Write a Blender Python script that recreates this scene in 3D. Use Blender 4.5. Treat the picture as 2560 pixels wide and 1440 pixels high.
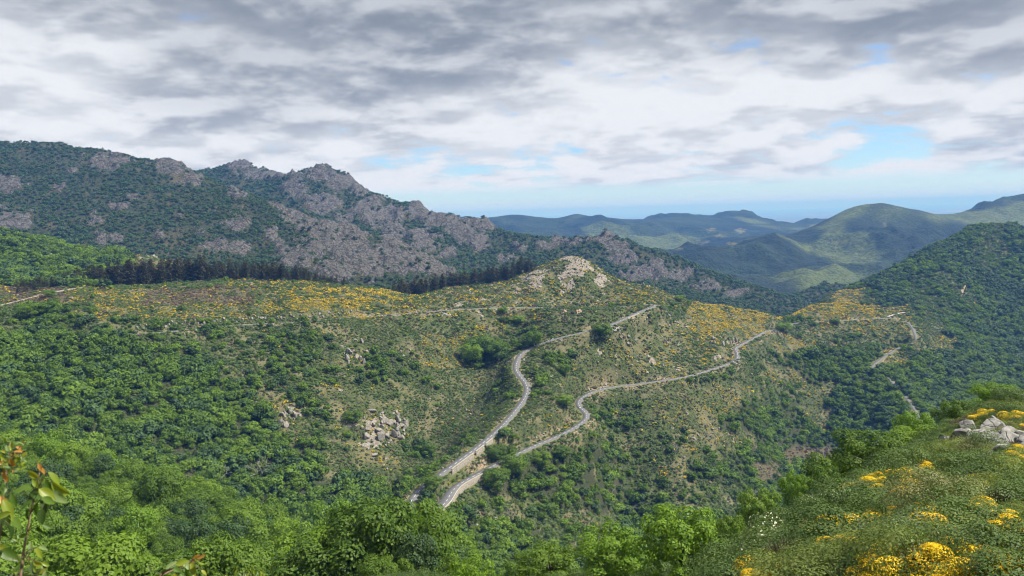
import bpy, math, random
import numpy as np
from mathutils import Matrix, Vector

for _o in list(bpy.data.objects):
    bpy.data.objects.remove(_o)
scene = bpy.context.scene
COL = scene.collection
RAD = math.radians

# ------------------------------------------------------------------ camera
F = 1971.0                                   # focal length in photo pixels (2560 wide)
ROLL, PITCH = 0.030, math.atan((720 - 535) / F)
_X = np.array([1.0, 0, 0])
FWD = np.array([0, math.cos(PITCH), -math.sin(PITCH)])
U0 = np.array([0, math.sin(PITCH), math.cos(PITCH)])
CR = math.cos(ROLL) * _X - math.sin(ROLL) * U0
CU = math.sin(ROLL) * _X + math.cos(ROLL) * U0
cam_d = bpy.data.cameras.new('camera')
cam_d.sensor_width = 36.0
cam_d.lens = 36.0 * F / 2560.0
cam_d.clip_start, cam_d.clip_end = 0.05, 400000.0
cam = bpy.data.objects.new('camera', cam_d)
COL.objects.link(cam)
cam.matrix_world = Matrix(((CR[0], CU[0], -FWD[0], 0), (CR[1], CU[1], -FWD[1], 0),
                           (CR[2], CU[2], -FWD[2], 0), (0, 0, 0, 1)))
scene.camera = cam
cam_d.dof.use_dof = True
cam_d.dof.focus_distance = 600.0
cam_d.dof.aperture_fstop = 6.3


def at(x, y, D):
    """World point seen at photo pixel (x, y) at forward distance D."""
    d = FWD + (x - 1280) / F * CR + (720 - y) / F * CU
    return d * (D / d[1])


def at_z(x, y, z):
    d = FWD + (x - 1280) / F * CR + (720 - y) / F * CU
    return d * (z / d[2])


def to_px(P):
    P = np.asarray(P, float)
    w = np.maximum(P @ FWD, 1e-3)
    return 1280 + F * (P @ CR) / w, 720 - F * (P @ CU) / w, P @ FWD


# ------------------------------------------------------------------ sun, sky, exposure
SUN_EL, SUN_AZ = RAD(54), RAD(98)           # azimuth clockwise from the view direction (+Y)
sun_d = bpy.data.lights.new('sun', 'SUN')
sun_d.energy, sun_d.angle, sun_d.color = 5.0, RAD(2.0), (1.0, 0.945, 0.85)
sun = bpy.data.objects.new('sun', sun_d)
COL.objects.link(sun)
_s = Vector((math.sin(SUN_AZ) * math.cos(SUN_EL), math.cos(SUN_AZ) * math.cos(SUN_EL), math.sin(SUN_EL)))
sun.rotation_euler = _s.to_track_quat('Z', 'Y').to_euler()
sun.location = (0, 0, 500)
scene.view_settings.view_transform = 'Standard'
scene.view_settings.look = 'None'
scene.view_settings.exposure = 0.90
scene.view_settings.gamma = 1.0
scene.view_settings.use_curve_mapping = False
scene.render.engine = 'CYCLES'
cy = scene.cycles
cy.max_bounces, cy.diffuse_bounces, cy.glossy_bounces = 5, 2, 1
cy.transmission_bounces, cy.transparent_max_bounces, cy.volume_bounces = 3, 6, 0
cy.use_adaptive_sampling = True
cy.adaptive_threshold = 0.02
cy.caustics_reflective = cy.caustics_refractive = False
cy.use_denoising = True
cy.pixel_filter_type = 'BLACKMAN_HARRIS'
cy.filter_width = 1.1


class NT:
    """Small node-graph writer."""
    def __init__(s, tree):
        s.t = tree
        tree.nodes.clear()

    def n(s, typ, ins=None, out=0, **props):
        nd = s.t.nodes.new(typ)
        for k, v in props.items():
            setattr(nd, k, v)
        for k, v in (ins or {}).items():
            sock = nd.inputs[k]
            if isinstance(v, bpy.types.NodeSocket):
                s.t.links.new(v, sock)
            else:
                sock.default_value = v
        s.last = nd
        return nd.outputs[out] if len(nd.outputs) else nd

    def m(s, op, a, b=0.0, c=0.0, clamp=False):
        return s.n('ShaderNodeMath', {0: a, 1: b, 2: c}, operation=op, use_clamp=clamp)

    def vm(s, op, a, b=(0, 0, 0), out=0):
        return s.n('ShaderNodeVectorMath', {0: a, 1: b}, out, operation=op)

    def mix(s, f, a, b, blend='MIX'):
        nd = s.t.nodes.new('ShaderNodeMix')
        nd.data_type, nd.blend_type = 'RGBA', blend
        for k, v in ((0, f), (6, a), (7, b)):
            if isinstance(v, bpy.types.NodeSocket):
                s.t.links.new(v, nd.inputs[k])
            else:
                nd.inputs[k].default_value = v if k == 0 else (*v, 1.0)[:4]
        return nd.outputs[2]

    def sm(s, v, lo, hi, a=0.0, b=1.0):
        return s.n('ShaderNodeMapRange', {0: v, 1: lo, 2: hi, 3: a, 4: b}, interpolation_type='SMOOTHSTEP')

    def noise(s, vec, scale, detail=4.0, rough=0.55, dist=0.0, out=0):
        return s.n('ShaderNodeTexNoise', {'Vector': vec, 'Scale': scale, 'Detail': detail,
                                          'Roughness': rough, 'Distortion': dist}, out)


world = bpy.data.worlds.new('World')
scene.world = world
world.use_nodes = True
w = NT(world.node_tree)
_dir = w.n('ShaderNodeTexCoord')
_sep = w.n('ShaderNodeSeparateXYZ', {0: _dir})
_sepn = w.last
dx, dy, dz = _sepn.outputs
zc = w.m('MAXIMUM', dz, 0.0)


def cloud_pos(dzoff):
    """Point where the view ray meets a flat cloud deck; the small offset stands in for the deck's thickness."""
    z = w.m('ADD', w.m('ADD', zc, dzoff), 0.215)
    return w.n('ShaderNodeCombineXYZ', {0: w.m('DIVIDE', dx, z), 1: w.m('DIVIDE', dy, z), 2: 0.0})


P0, P1 = cloud_pos(0.0), cloud_pos(0.02)
off = (12.4, 5.7, 0.0)


def deck(P, fine_detail):
    v = w.vm('MULTIPLY', w.vm('ADD', P, off), (0.95, 1.0, 1.0))
    big = w.noise(v, 1.05, 2.0, 0.5)
    fine = w.noise(v, 3.5, fine_detail, 0.55, 0.15)
    wob = w.vm('ADD', v, w.n('ShaderNodeVectorMath', {0: w.noise(v, 3.0, 2.0, 0.5, 0.0, 1), 3: 0.22}, operation='SCALE'))
    puff = w.n('ShaderNodeTexVoronoi', {'Vector': wob, 'Scale': 3.9, 'Detail': 3.0, 'Roughness': 0.55}, voronoi_dimensions='2D', normalize=True)
    puff = w.m('SUBTRACT', 0.80, puff)
    return w.m('ADD', w.m('MULTIPLY', big, 0.45), w.m('ADD', w.m('MULTIPLY', fine, 0.36), w.m('MULTIPLY', puff, 0.27)))


d0, d1 = deck(P0, 7.0), deck(P1, 7.0)
# cover thins towards the horizon
cover = w.sm(dz, 0.02, 0.16, 0.495, 0.40)
dd_ = w.m('SUBTRACT', d0, cover)
dens = w.sm(dd_, -0.045, 0.05)
cut = w.sm(dz, 0.022, 0.040)
dens = w.m('MULTIPLY', dens, cut)
lit = w.sm(w.m('SUBTRACT', d0, d1), -0.085, 0.085)
over = w.sm(dz, 0.03, 0.27)
mass = w.noise(w.vm('MULTIPLY', w.vm('ADD', P0, (1.7, 4.2, 0.0)), (0.8, 1.0, 1.0)), 0.85, 3.0, 0.5, 0.2)
mass = w.sm(w.m('ADD', mass, w.m('MULTIPLY', over, 0.13)), 0.43, 0.68)
shade = w.m('ADD', w.m('MULTIPLY', mass, w.m('ADD', 0.30, w.m('MULTIPLY', over, 0.45))), w.m('MULTIPLY', w.m('SUBTRACT', 1.0, lit), w.sm(d0, 0.36, 0.56, 0.25, 0.62)))
shade = w.sm(shade, 0.05, 1.40)
ccol = w.mix(shade, (0.745, 0.77, 0.81), (0.215, 0.245, 0.29))
sky = w.n('ShaderNodeTexSky', sky_type='NISHITA', sun_disc=False, sun_elevation=SUN_EL, sun_rotation=SUN_AZ,
          altitude=100.0, air_density=1.0, dust_density=0.1, ozone_density=1.0)
SKY_K = 0.075
cl = w.n('ShaderNodeVectorMath', {0: ccol, 3: 0.62 / SKY_K}, operation='SCALE')
sky = w.mix(1.0, sky, (0.66, 0.86, 1.14), 'MULTIPLY')
wcol = w.mix(dens, sky, cl)
bg = w.n('ShaderNodeBackground', {0: wcol, 1: SKY_K})
w.n('ShaderNodeOutputWorld', {0: bg})
world.cycles.sampling_method = 'MANUAL'
world.cycles.sample_map_resolution = 512


# ------------------------------------------------------------------ numeric helpers
def perlin(x, y, seed=0):
    rs = np.random.RandomState(seed)
    perm = rs.permutation(512)
    ga = rs.rand(512) * 2 * np.pi
    gx, gy = np.cos(ga), np.sin(ga)
    xi, yi = np.floor(x).astype(np.int64), np.floor(y).astype(np.int64)
    xf, yf = x - xi, y - yi
    u, v = xf * xf * xf * (xf * (xf * 6 - 15) + 10), yf * yf * yf * (yf * (yf * 6 - 15) + 10)

    def g(ix, iy, fx, fy):
        h = perm[(perm[ix & 511] + iy) & 511]
        return gx[h] * fx + gy[h] * fy
    a = g(xi, yi, xf, yf) * (1 - u) + g(xi + 1, yi, xf - 1, yf) * u
    b = g(xi, yi + 1, xf, yf - 1) * (1 - u) + g(xi + 1, yi + 1, xf - 1, yf - 1) * u
    return (a * (1 - v) + b * v) * 1.45


def fbm(x, y, wl, octv=4, seed=0, rough=0.5, ridged=False):
    s, a, tot = 0.0, 1.0, 0.0
    for k in range(octv):
        n = perlin(x / wl + 17.3 * k, y / wl - 9.1 * k, seed + k)
        if ridged:
            n = 1 - 2 * np.abs(n)
        s = s + a * n
        tot += a
        a *= rough
        wl *= 0.5
    return s / tot


def sstep(v, lo, hi):
    t = np.clip((v - lo) / (hi - lo), 0, 1)
    return t * t * (3 - 2 * t)


class RBF:
    def __init__(s, pts, c, lam, warp=None):
        pts = np.array(pts, float)
        s.c, s.warp = c, warp
        p = s.w(pts[:, :2])
        s.p = p
        n = len(p)
        A = s.k(p, p) - lam * np.eye(n)        # -r kernel is conditionally negative definite
        Q = np.c_[np.ones(n), p]
        M = np.block([[A, Q], [Q.T, np.zeros((3, 3))]])
        sol = np.linalg.lstsq(M, np.r_[pts[:, 2], 0, 0, 0], rcond=None)[0]
        s.wt, s.q = sol[:n], sol[n:]

    def w(s, xy):
        if not s.warp:
            return xy
        r = np.maximum(np.hypot(xy[:, 0], xy[:, 1]), 1e-6)
        return xy * (s.warp * np.log1p(r / s.warp) / r)[:, None]

    def k(s, a, b):
        d2 = (a[:, None, 0] - b[None, :, 0]) ** 2 + (a[:, None, 1] - b[None, :, 1]) ** 2
        return np.sqrt(d2 + s.c * s.c)

    def __call__(s, x, y):
        sh = np.shape(x)
        xy = s.w(np.c_[np.ravel(x), np.ravel(y)])
        out = np.empty(len(xy))
        for i in range(0, len(xy), 40000):
            q = xy[i:i + 40000]
            out[i:i + 40000] = s.k(q, s.p) @ s.wt + s.q[0] + q @ s.q[1:]
        return out.reshape(sh)


def link(name, verts, faces, mat=None, parent=None, smooth=False, mats=None, midx=None):
    me = bpy.data.meshes.new(name)
    verts = np.asarray(verts, np.float32)
    if isinstance(faces, np.ndarray):
        k = faces.shape[1]
        me.vertices.add(len(verts))
        me.vertices.foreach_set('co', verts.ravel())
        me.loops.add(faces.size)
        me.loops.foreach_set('vertex_index', faces.astype(np.int32).ravel())
        me.polygons.add(len(faces))
        me.polygons.foreach_set('loop_start', np.arange(0, faces.size, k, dtype=np.int32))
        me.update(calc_edges=True)
    else:
        me.from_pydata([tuple(map(float, v)) for v in verts], [], faces)
    for mt in (mats or ([mat] if mat else [])):
        me.materials.append(mt)
    if midx is not None:
        me.polygons.foreach_set('material_index', np.asarray(midx, np.int32))
    if smooth:
        me.polygons.foreach_set('use_smooth', np.ones(len(me.polygons), bool))
    o = bpy.data.objects.new(name, me)
    COL.objects.link(o)
    if parent:
        o.parent = parent
    return o


def tag(o, label=None, cat=None, group=None, kind=None):
    for k, v in (('label', label), ('category', cat), ('group', group), ('kind', kind)):
        if v:
            o[k] = v
    return o


def grid_faces(nx, ny):
    i = np.arange(nx - 1)[None, :] + nx * np.arange(ny - 1)[:, None]
    return np.stack([i, i + 1, i + 1 + nx, i + nx], -1).reshape(-1, 4)


def attr(o, name, vals):
    a = o.data.attributes.new(name, 'FLOAT', 'POINT')
    a.data.foreach_set('value', np.asarray(vals, np.float32).ravel())
# ------------------------------------------------------------------ roads: photo pixel + height profile -> plan
def road_pts(px, zs):
    """px: list of photo pixels; zs: heights at the first and last, or one per key index {i: z}."""
    ks = sorted(zs)
    z = np.interp(np.arange(len(px)), ks, [zs[k] for k in ks])
    return [at_z(x, y, zz) for (x, y), zz in zip(px, z)]


def smooth_line(P, step=2.0, it=12):
    P = np.array(P)
    out = []
    n = len(P)
    for i in range(n - 1):
        p0, p1, p2, p3 = P[max(i - 1, 0)], P[i], P[i + 1], P[min(i + 2, n - 1)]
        m = max(2, int(np.linalg.norm(p2 - p1) / step))
        for k in range(m):
            t = k / m
            out.append(0.5 * ((2 * p1) + (-p0 + p2) * t + (2 * p0 - 5 * p1 + 4 * p2 - p3) * t * t
                              + (-p0 + 3 * p1 - 3 * p2 + p3) * t ** 3))
    out.append(P[-1])
    o = np.array(out)
    for _ in range(it):
        o[1:-1] = 0.25 * o[:-2] + 0.5 * o[1:-1] + 0.25 * o[2:]
    s = np.r_[0, np.cumsum(np.linalg.norm(np.diff(o, axis=0), axis=1))]
    q = np.arange(0, s[-1], step)
    return np.c_[[np.interp(q, s, o[:, k]) for k in range(3)]].T


UP = [(1062, 1292), (1040, 1285), (1024, 1262), (1050, 1225), (1100, 1187), (1150, 1150), (1200, 1113), (1250, 1070),
      (1290, 1025), (1313, 992), (1318, 966), (1302, 942), (1290, 922), (1296, 896), (1310, 879), (1345, 862),
      (1380, 850), (1430, 837), (1480, 825), (1530, 810), (1570, 793), (1610, 775), (1638, 765), (1622, 761),
      (1560, 767), (1480, 770), (1400, 770), (1270, 769), (1180, 772), (1100, 777), (1000, 785), (900, 791),
      (830, 798), (730, 806), (600, 812), (450, 826), (330, 836), (200, 838)]
up_z = {0: -222, 1: -222, 2: -221, 4: -215, 7: -203, 10: -189, 14: -170, 16: -160, 19: -148, 21: -139.5, 22: -138, 23: -137.5,
        24: -136.5, 27: -131, 30: -126, 32: -122, 34: -118, 36: -112, 37: -107}
LOW = [(1062, 1292), (1082, 1283), (1100, 1270), (1117, 1252), (1128, 1232), (1145, 1213), (1172, 1197), (1205, 1180), (1240, 1161),
       (1280, 1141), (1335, 1115), (1400, 1088), (1440, 1066), (1466, 1046), (1464, 1031), (1450, 1018), (1447, 1004),
       (1461, 990), (1490, 977), (1540, 966), (1600, 959), (1660, 951), (1730, 938), (1790, 920), (1830, 906),
       (1844, 894), (1843, 881), (1838, 872), (1850, 863), (1880, 848), (1900, 836), (1913, 829), (1945, 822),
       (1990, 808), (2050, 803), (2120, 800), (2215, 795), (2240, 793)]
low_z = {0: -222, 2: -223, 9: -221, 15: -216, 24: -212, 32: -214, 37: -220}
RIGHT = [(2240, 793), (2262, 801), (2278, 815), (2288, 838), (2288, 852), (2272, 860), (2250, 868), (2215, 889), (2182, 914),
         (2184, 926), (2215, 942), (2240, 967), (2270, 1000), (2300, 1045), (2320, 1075)]
right_z = {0: -220, 4: -252, 8: -276, 9: -280, 14: -318}
LEFT = [(-160, 802), (-60, 777), (0, 763), (60, 748), (110, 736), (150, 727), (185, 721), (230, 717), (290, 714)]
left_z = {0: -86, 1: -85, 2: -83.8, 3: -79.5, 4: -76.1, 5: -73.7, 6: -72.6, 7: -73, 8: -75.6}
R_up = smooth_line(road_pts(UP, up_z))
R_low = smooth_line(road_pts(LOW, low_z))
R_right = smooth_line(road_pts(RIGHT, right_z))
R_left = smooth_line(road_pts(LEFT, left_z))

# ------------------------------------------------------------------ valley terrain (camera hillside, road slopes, ridge, right hill)
C = []


def add(x, y, D, h=0.0):
    p = at(x, y, D)
    p[2] -= h
    C.append(p)


def addw(x, y, z):
    C.append(np.array([x, y, z], float))


def col(x, y0, D0, steps, h=0.0):
    """Walk down or up a slope in one photo column: each step is (pixel row, ground gradient towards the camera)."""
    p = at(x, y0, D0)
    D, z = D0, p[2]
    for y, s in steps:
        t = -at(x, y, 1.0)[2]
        d = (D * t + z) / (t + s)
        D = D - d
        z = -D * t
        q = at(x, y, D)
        q[2] -= h
        C.append(q)


for r, st in ((R_up, 12), (R_low, 12), (R_right, 14), (R_left, 14)):
    C.extend(list(r[::st]))


def DZ(x, y, z):
    return at_z(x, y, z)[1]


# crest of the middle ridge
crest = [(-200, 775, 860), (-60, 752, 900), (20, 742, 925), (100, 728, 950), (180, 717, 975), (330, 712, 1020), (480, 708, 1060), (600, 701, 1085),
         (720, 704, 1110), (820, 715, 1135), (960, 729, 1185), (1040, 745, 1215), (1110, 722, 1255), (1200, 708, 1275),
         (1290, 690, 1290), (1345, 668, 1297), (1385, 650, 1300), (1412, 643, 1300), (1440, 648, 1300), (1475, 656, 1302), (1530, 690, 1305),
         (1560, 706, 1310), (1610, 711, 1315), (1665, 733, 1320), (1740, 756, 1350), (1800, 761, 1400), (1880, 776, 1450),
         (1950, 796, 1490), (2010, 771, 1570), (2060, 760, 1600), (2110, 757, 1610), (2160, 768, 1612), (2225, 790, 1600)]
for x, y, D in crest:
    add(x, y, D)
    p = at(x, y, D)
    fl = 1.0 if x > 900 else 0.35
    k = p / np.hypot(p[0], p[1])
    for dd, dz in ((70, 16), (170, 62), (330, 150), (520, 230)):
        if (x < 700 and dd > 80) or (x > 1950 and dd > 80):
            continue
        addw(p[0] + k[0] * dd, p[1] + k[1] * dd, p[2] - dz * (fl if dd < 300 else 1))
# green shoulder behind, far left
for x, y, D in [(-150, 545, 1330), (0, 578, 1330), (60, 598, 1330), (120, 610, 1330), (200, 634, 1340), (300, 640, 1360), (380, 645, 1370), (430, 668, 1390),
                (0, 640, 1220), (100, 670, 1180), (200, 690, 1150), (330, 690, 1180)]:
    add(x, y, D, 4)
for x, D in ((-100, 1500), (150, 1500), (350, 1540), (500, 1580)):
    p = at(x, 640, D)
    addw(p[0], p[1], -190)
# left slope, from the hidden upper road down
for x, y0, z0, rows in ((-150, 850, -104, [(930, .42), (1030, .45)]),
                        (0, 845, -105, [(900, .42), (980, .42), (1060, .45), (1130, .5)]),
                        (200, 838, -108, [(900, .42), (1000, .45), (1080, .45), (1150, .5)]),
                        (400, 830, -114, [(900, .42), (1000, .45), (1100, .48), (1180, .5), (1230, .5)]),
                        (600, 812, -118, [(900, .40), (1000, .45), (1100, .48), (1200, .5), (1270, .5)]),
                        (800, 800, -121, [(900, .42), (1000, .45), (1100, .48), (1200, .5), (1290, .5)]),
                        (950, 789, -124, [(870, .42), (970, .48), (1070, .5), (1170, .5), (1240, .5)]),
                        (1100, 777, -127, [(850, .42), (950, .46), (1050, .5), (1150, .5)]),
                        (1200, 771, -130, [(830, .42), (900, .44), (1000, .48)]),
                        (1260, 769, -131, [(830, .40), (880, .42)])):
    D0 = DZ(x, y0, z0)
    col(x, y0, D0, rows, h=3.0 if x < 900 else 1.0)
# slope below the ridge crest (between crest and upper road) comes by itself; between the two roads
for x, y, D in [(1400, 930, 905), (1400, 1030, 795), (1320, 1060, 745), (1500, 900, 985), (1600, 880, 1035), (1600, 920, 990),
                (1700, 860, 1100), (1700, 900, 1050), (1700, 800, 1200), (1780, 860, 1130), (1800, 800, 1300), (1400, 800, 1130), (1500, 795, 1150),
                (1880, 805, 1360), (1300, 820, 1070)]:
    add(x, y, D)
# knoll and its front
for x, y, D in [(1410, 690, 1265), (1410, 730, 1235), (1300, 730, 1235), (1500, 720, 1260), (1600, 740, 1270), (1200, 740, 1230)]:
    add(x, y, D)
# below the lower road, down into the ravine
for x, y0, z0, rows in ((1230, 1175, -222, [(1240, .55), (1310, .5)]),
                        (1330, 1120, -220, [(1180, .6), (1250, .55), (1320, .5)]),
                        (1440, 1070, -218, [(1120, .6), (1200, .6), (1300, .55)]),
                        (1540, 968, -215, [(1030, .6), (1110, .6), (1200, .6), (1290, .55)]),
                        (1680, 952, -213, [(1020, .58), (1100, .6), (1190, .6), (1280, .6)]),
                        (1830, 910, -212, [(980, .55), (1060, .58), (1140, .6), (1220, .6)]),
                        (1960, 820, -214, [(900, .52), (980, .55), (1060, .58), (1150, .6)]),
                        (2100, 803, -216, [(860, .5), (930, .52), (1010, .55), (1090, .58)])):
    D0 = DZ(x, y0, z0)
    col(x, y0, D0, rows, h=1.5)
# right spur and right hill
for x, y, D, h in [(2360, 850, 1540, 4), (2440, 890, 1480, 4), (2530, 940, 1420, 4), (2400, 960, 1340, 5), (2400, 1030, 1240, 5), (2500, 1000, 1300, 5), (2640, 1000, 1330, 5),
                   (2300, 780, 1680, 5), (2400, 800, 1700, 5), (2500, 850, 1640, 5), (2600, 880, 1620, 5),
                   (2040, 752, 2000, 6), (2100, 722, 2040, 6), (2180, 692, 2080, 6), (2250, 656, 2130, 6), (2330, 612, 2200, 6), (2400, 577, 2260, 6),
                   (2440, 560, 2290, 6), (2485, 554, 2300, 6), (2525, 560, 2300, 6), (2580, 580, 2290, 6), (2680, 610, 2280, 6), (2800, 640, 2250, 6),
                   (2150, 765, 1850, 5), (2240, 745, 1860, 5), (2300, 700, 1960, 5), (2400, 700, 1900, 5), (2400, 640, 2080, 5),
                   (2500, 630, 2120, 5), (2560, 680, 1980, 5), (2560, 780, 1800, 5), (2680, 760, 1850, 5)]:
    add(x, y, D, h)
for x, D in ((2000, 2250), (2200, 2400), (2400, 2550), (2600, 2600), (2800, 2600)):
    p = at(x, 640, D)
    addw(p[0], p[1], -330)
addw(700, 2500, -420)
addw(300, 2300, -400)
addw(-300, 2200, -350)
addw(-900, 2100, -300)
# foreground heath spur on the right
for x, y, D in [(2560, 1440, 16), (2750, 1440, 15), (2300, 1440, 17), (2050, 1440, 20), (1880, 1440, 23), (2400, 1350, 22), (2150, 1350, 26), (1960, 1350, 31),
                (2400, 1260, 31), (2250, 1260, 35), (2120, 1245, 44), (2560, 1270, 30), (2750, 1250, 32), (2400, 1190, 43), (2270, 1170, 55), (2450, 1120, 58), (2350, 1100, 72), (2560, 1130, 55),
                (2560, 1050, 80), (2700, 1040, 80), (2450, 1030, 96), (2520, 1000, 112), (2600, 978, 125), (2750, 960, 130), (2430, 1010, 112)]:
    add(x, y, D)
# its flanks
for x, y, z in [(0, 0, -1.7), (0, 4, -2.9), (-6, 4, -2.9), (0, 9, -6.2), (-12, 8, -6), (0, 18, -12), (-20, 20, -12), (4, 30, -19), (-10, -4, -1.2), (12, -4, -1.6),
                (8, 4, -2.6), (30, 0, -3), (60, 20, -10), (0, -30, 6), (-40, -10, 4), (50, -30, 4), (-40, 20, -8), (100, 60, -24), (130, 120, -38), (160, 60, -30),
                (110, 190, -62), (140, 260, -100), (180, 400, -180), (260, 320, -120), (320, 500, -220), (450, 420, -160), (700, 600, -230), (900, 800, -280), (600, 900, -350),
                (420, 780, -335), (750, 1050, -352), (1100, 1000, -300), (1300, 1200, -280), (1500, 900, -220)]:
    addw(x, y, z)
add(1715, 1470, 75)
add(1950, 1290, 62, 3)
add(1990, 1245, 75, 5)
add(2120, 1205, 95, 3)
add(2240, 1130, 110, 3)
add(2330, 1080, 118, 3)
add(1530, 1470, 85)
add(1360, 1470, 100)
add(1150, 1470, 120)
add(1560, 1400, 150, 8)
add(1800, 1300, 130, 8)
add(1950, 1230, 150, 8)
add(2100, 1150, 180, 10)
# near wooded flank on the left
for x, y, D in [(0, 1470, 190), (250, 1460, 195), (500, 1450, 200), (750, 1445, 205), (950, 1440, 215), (0, 1330, 250), (250, 1350, 255), (500, 1370, 260), (750, 1400, 260),
                (0, 1220, 320), (220, 1250, 320), (420, 1290, 320), (620, 1340, 315), (800, 1375, 305), (-150, 1100, 380), (0, 1110, 400), (130, 1135, 405), (300, 1180, 400), (430, 1220, 390), (560, 1262, 380), (690, 1310, 365), (850, 1350, 345), (1000, 1385, 310)]:
    add(x, y, D, 8)
for x, D, z in ((-100, 520, -175), (150, 520, -190), (350, 510, -205), (550, 490, -218), (720, 470, -228), (900, 450, -238), (1050, 430, -240), (1150, 500, -246), (1250, 480, -250), (1400, 500, -270), (1560, 560, -300)):
    p = at(x, 1000, D)
    addw(p[0], p[1], z)
addw(-70, 60, -34)
addw(-120, 100, -52)
addw(-60, 110, -58)
addw(0, 60, -40)
addw(0, 110, -66)
addw(-300, 100, -30)
addw(-500, 250, -60)
addw(-900, 600, -60)

T1 = RBF(C, c=6.0, lam=0.6, warp=120.0)


def axis(parts):
    out = [parts[0][0]]
    for a, b, s in parts:
        out += list(np.linspace(a, b, max(2, int(round((b - a) / s)) + 1))[1:])
    return np.array(out)


gx = axis([(-1250, -820, 8), (-820, -140, 4), (-140, -30, 2.4), (-30, 60, 1.2), (60, 260, 2.5), (260, 960, 4), (960, 1800, 9)])
gy = axis([(-40, 0, 4), (0, 70, 1.1), (70, 240, 2.5), (240, 1350, 4), (1350, 1720, 5), (1720, 2750, 11)])
GX, GY = np.meshgrid(gx, gy)
H = T1(GX, GY)
Rg = np.hypot(GX, GY)
amp = np.clip(Rg / 900, 0.04, 1.0)
H += amp * (7.0 * fbm(GX, GY, 150, 3, 3) + 4.2 * fbm(GX, GY, 46, 4, 9, 0.55, True) - 1.3)
H += np.clip(1 - Rg / 260, 0, 1) * (0.55 * fbm(GX, GY, 9, 3, 21) + 0.25 * fbm(GX, GY, 3, 2, 22))


def pixmap():
    return to_px(np.stack([GX, GY, H], -1))


# road bench: the ground is cut and filled to the roadway
RD = np.full(H.shape, 1e3)
RZ = np.zeros(H.shape)
for r in (R_up, R_low, R_right, R_left):
    for p in r:
        i0, i1 = np.searchsorted(gx, (p[0] - 24, p[0] + 24))
        j0, j1 = np.searchsorted(gy, (p[1] - 24, p[1] + 24))
        sub = (slice(j0, j1), slice(i0, i1))
        d = np.hypot(GX[sub] - p[0], GY[sub] - p[1])
        b = d < RD[sub]
        RD[sub][b] = d[b]
        RZ[sub][b] = p[2]
k = sstep(RD, 6.0, 19.0)
H = np.where(RD < 24, (RZ - 0.45) * (1 - k) + H * k, H)

# roadside retaining walls: the ground drops away on the valley side
def span(R, x0, x1, y0, y1):
    a, b, _ = to_px(R)
    k_ = np.where((a > x0) & (a < x1) & (b > y0) & (b < y1))[0]
    return k_[0], k_[-1] + 1


W_UP = span(R_up, 1118, 1222, 1095, 1180)
W_LOW = span(R_low, 1070, 1200, 1178, 1300)
for R, (a, b) in ((R_up, W_UP), (R_low, W_LOW)):
    tt = np.gradient(R[:, :2], axis=0)
    tt /= np.linalg.norm(tt, axis=1)[:, None]
    for p, t in zip(R[a:b], tt[a:b]):
        i0, i1 = np.searchsorted(gx, (p[0] - 22, p[0] + 22))
        j0, j1 = np.searchsorted(gy, (p[1] - 22, p[1] + 22))
        sub = (slice(j0, j1), slice(i0, i1))
        u, v = GX[sub] - p[0], GY[sub] - p[1]
        al, of = u * t[0] + v * t[1], -u * t[1] + v * t[0]
        m = (np.abs(al) < 3) & (of < -3.5) & (of > -20)
        H[sub][m] = np.minimum(H[sub][m], p[2] - 4.0 - 0.55 * (-of[m] - 3.5))

# the outer verge falls away from the roads, so bumps of the natural slope do not stand in front of them
for R in (R_up, R_low, R_left):
    for p in R[::2]:
        L = math.hypot(p[0], p[1])
        for s_ in range(5, 64, 4):
            f_ = 1 - s_ / L
            i0, i1 = np.searchsorted(gx, (p[0] * f_ - 4, p[0] * f_ + 4))
            j0, j1 = np.searchsorted(gy, (p[1] * f_ - 4, p[1] * f_ + 4))
            w_ = H[j0:j1, i0:i1]
            lim = p[2] * f_ - 0.9
            m = (w_ > lim) & (w_ < lim + 7) & (RD[j0:j1, i0:i1] > 5)
            w_[m] = lim


def hz(x, y):
    x, y = np.asarray(x, float), np.asarray(y, float)
    i = np.clip(np.searchsorted(gx, x) - 1, 0, len(gx) - 2)
    j = np.clip(np.searchsorted(gy, y) - 1, 0, len(gy) - 2)
    u = np.clip((x - gx[i]) / (gx[i + 1] - gx[i]), 0, 1)
    v = np.clip((y - gy[j]) / (gy[j + 1] - gy[j]), 0, 1)
    return (H[j, i] * (1 - u) * (1 - v) + H[j, i + 1] * u * (1 - v) + H[j + 1, i] * (1 - u) * v + H[j + 1, i + 1] * u * v)
# ------------------------------------------------------------------ mountains and far hills
def worley(x, y, wl, seed=0):
    rs = np.random.RandomState(seed)
    jx, jy = rs.rand(64, 64), rs.rand(64, 64)
    X, Y = x / wl, y / wl
    xi, yi = np.floor(X).astype(int), np.floor(Y).astype(int)
    best = np.full(np.shape(x), 9.0)
    for a in (-1, 0, 1):
        for b in (-1, 0, 1):
            cx, cy_ = xi + a, yi + b
            d = np.hypot(cx + jx[cx & 63, cy_ & 63] - X, cy_ + jy[cx & 63, cy_ & 63] - Y)
            best = np.minimum(best, d)
    return best


def crag(x, y, wl, seed=0):
    """Blocky granite walls parted by clefts, about 0..1."""
    wx = x + 0.5 * wl * fbm(x, y, wl * 1.1, 4, seed + 5, 0.6)
    wy = y * 0.62 + 0.5 * wl * fbm(x, y, wl * 1.1, 4, seed + 6, 0.6)
    a = np.clip(1 - worley(wx, wy, wl, seed), 0, 1)
    b = fbm(x, y, wl * 1.2, 5, seed + 8, 0.62, True)
    return np.clip(0.62 * a + 0.32 * b + 0.15, 0, 1.2)


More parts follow.
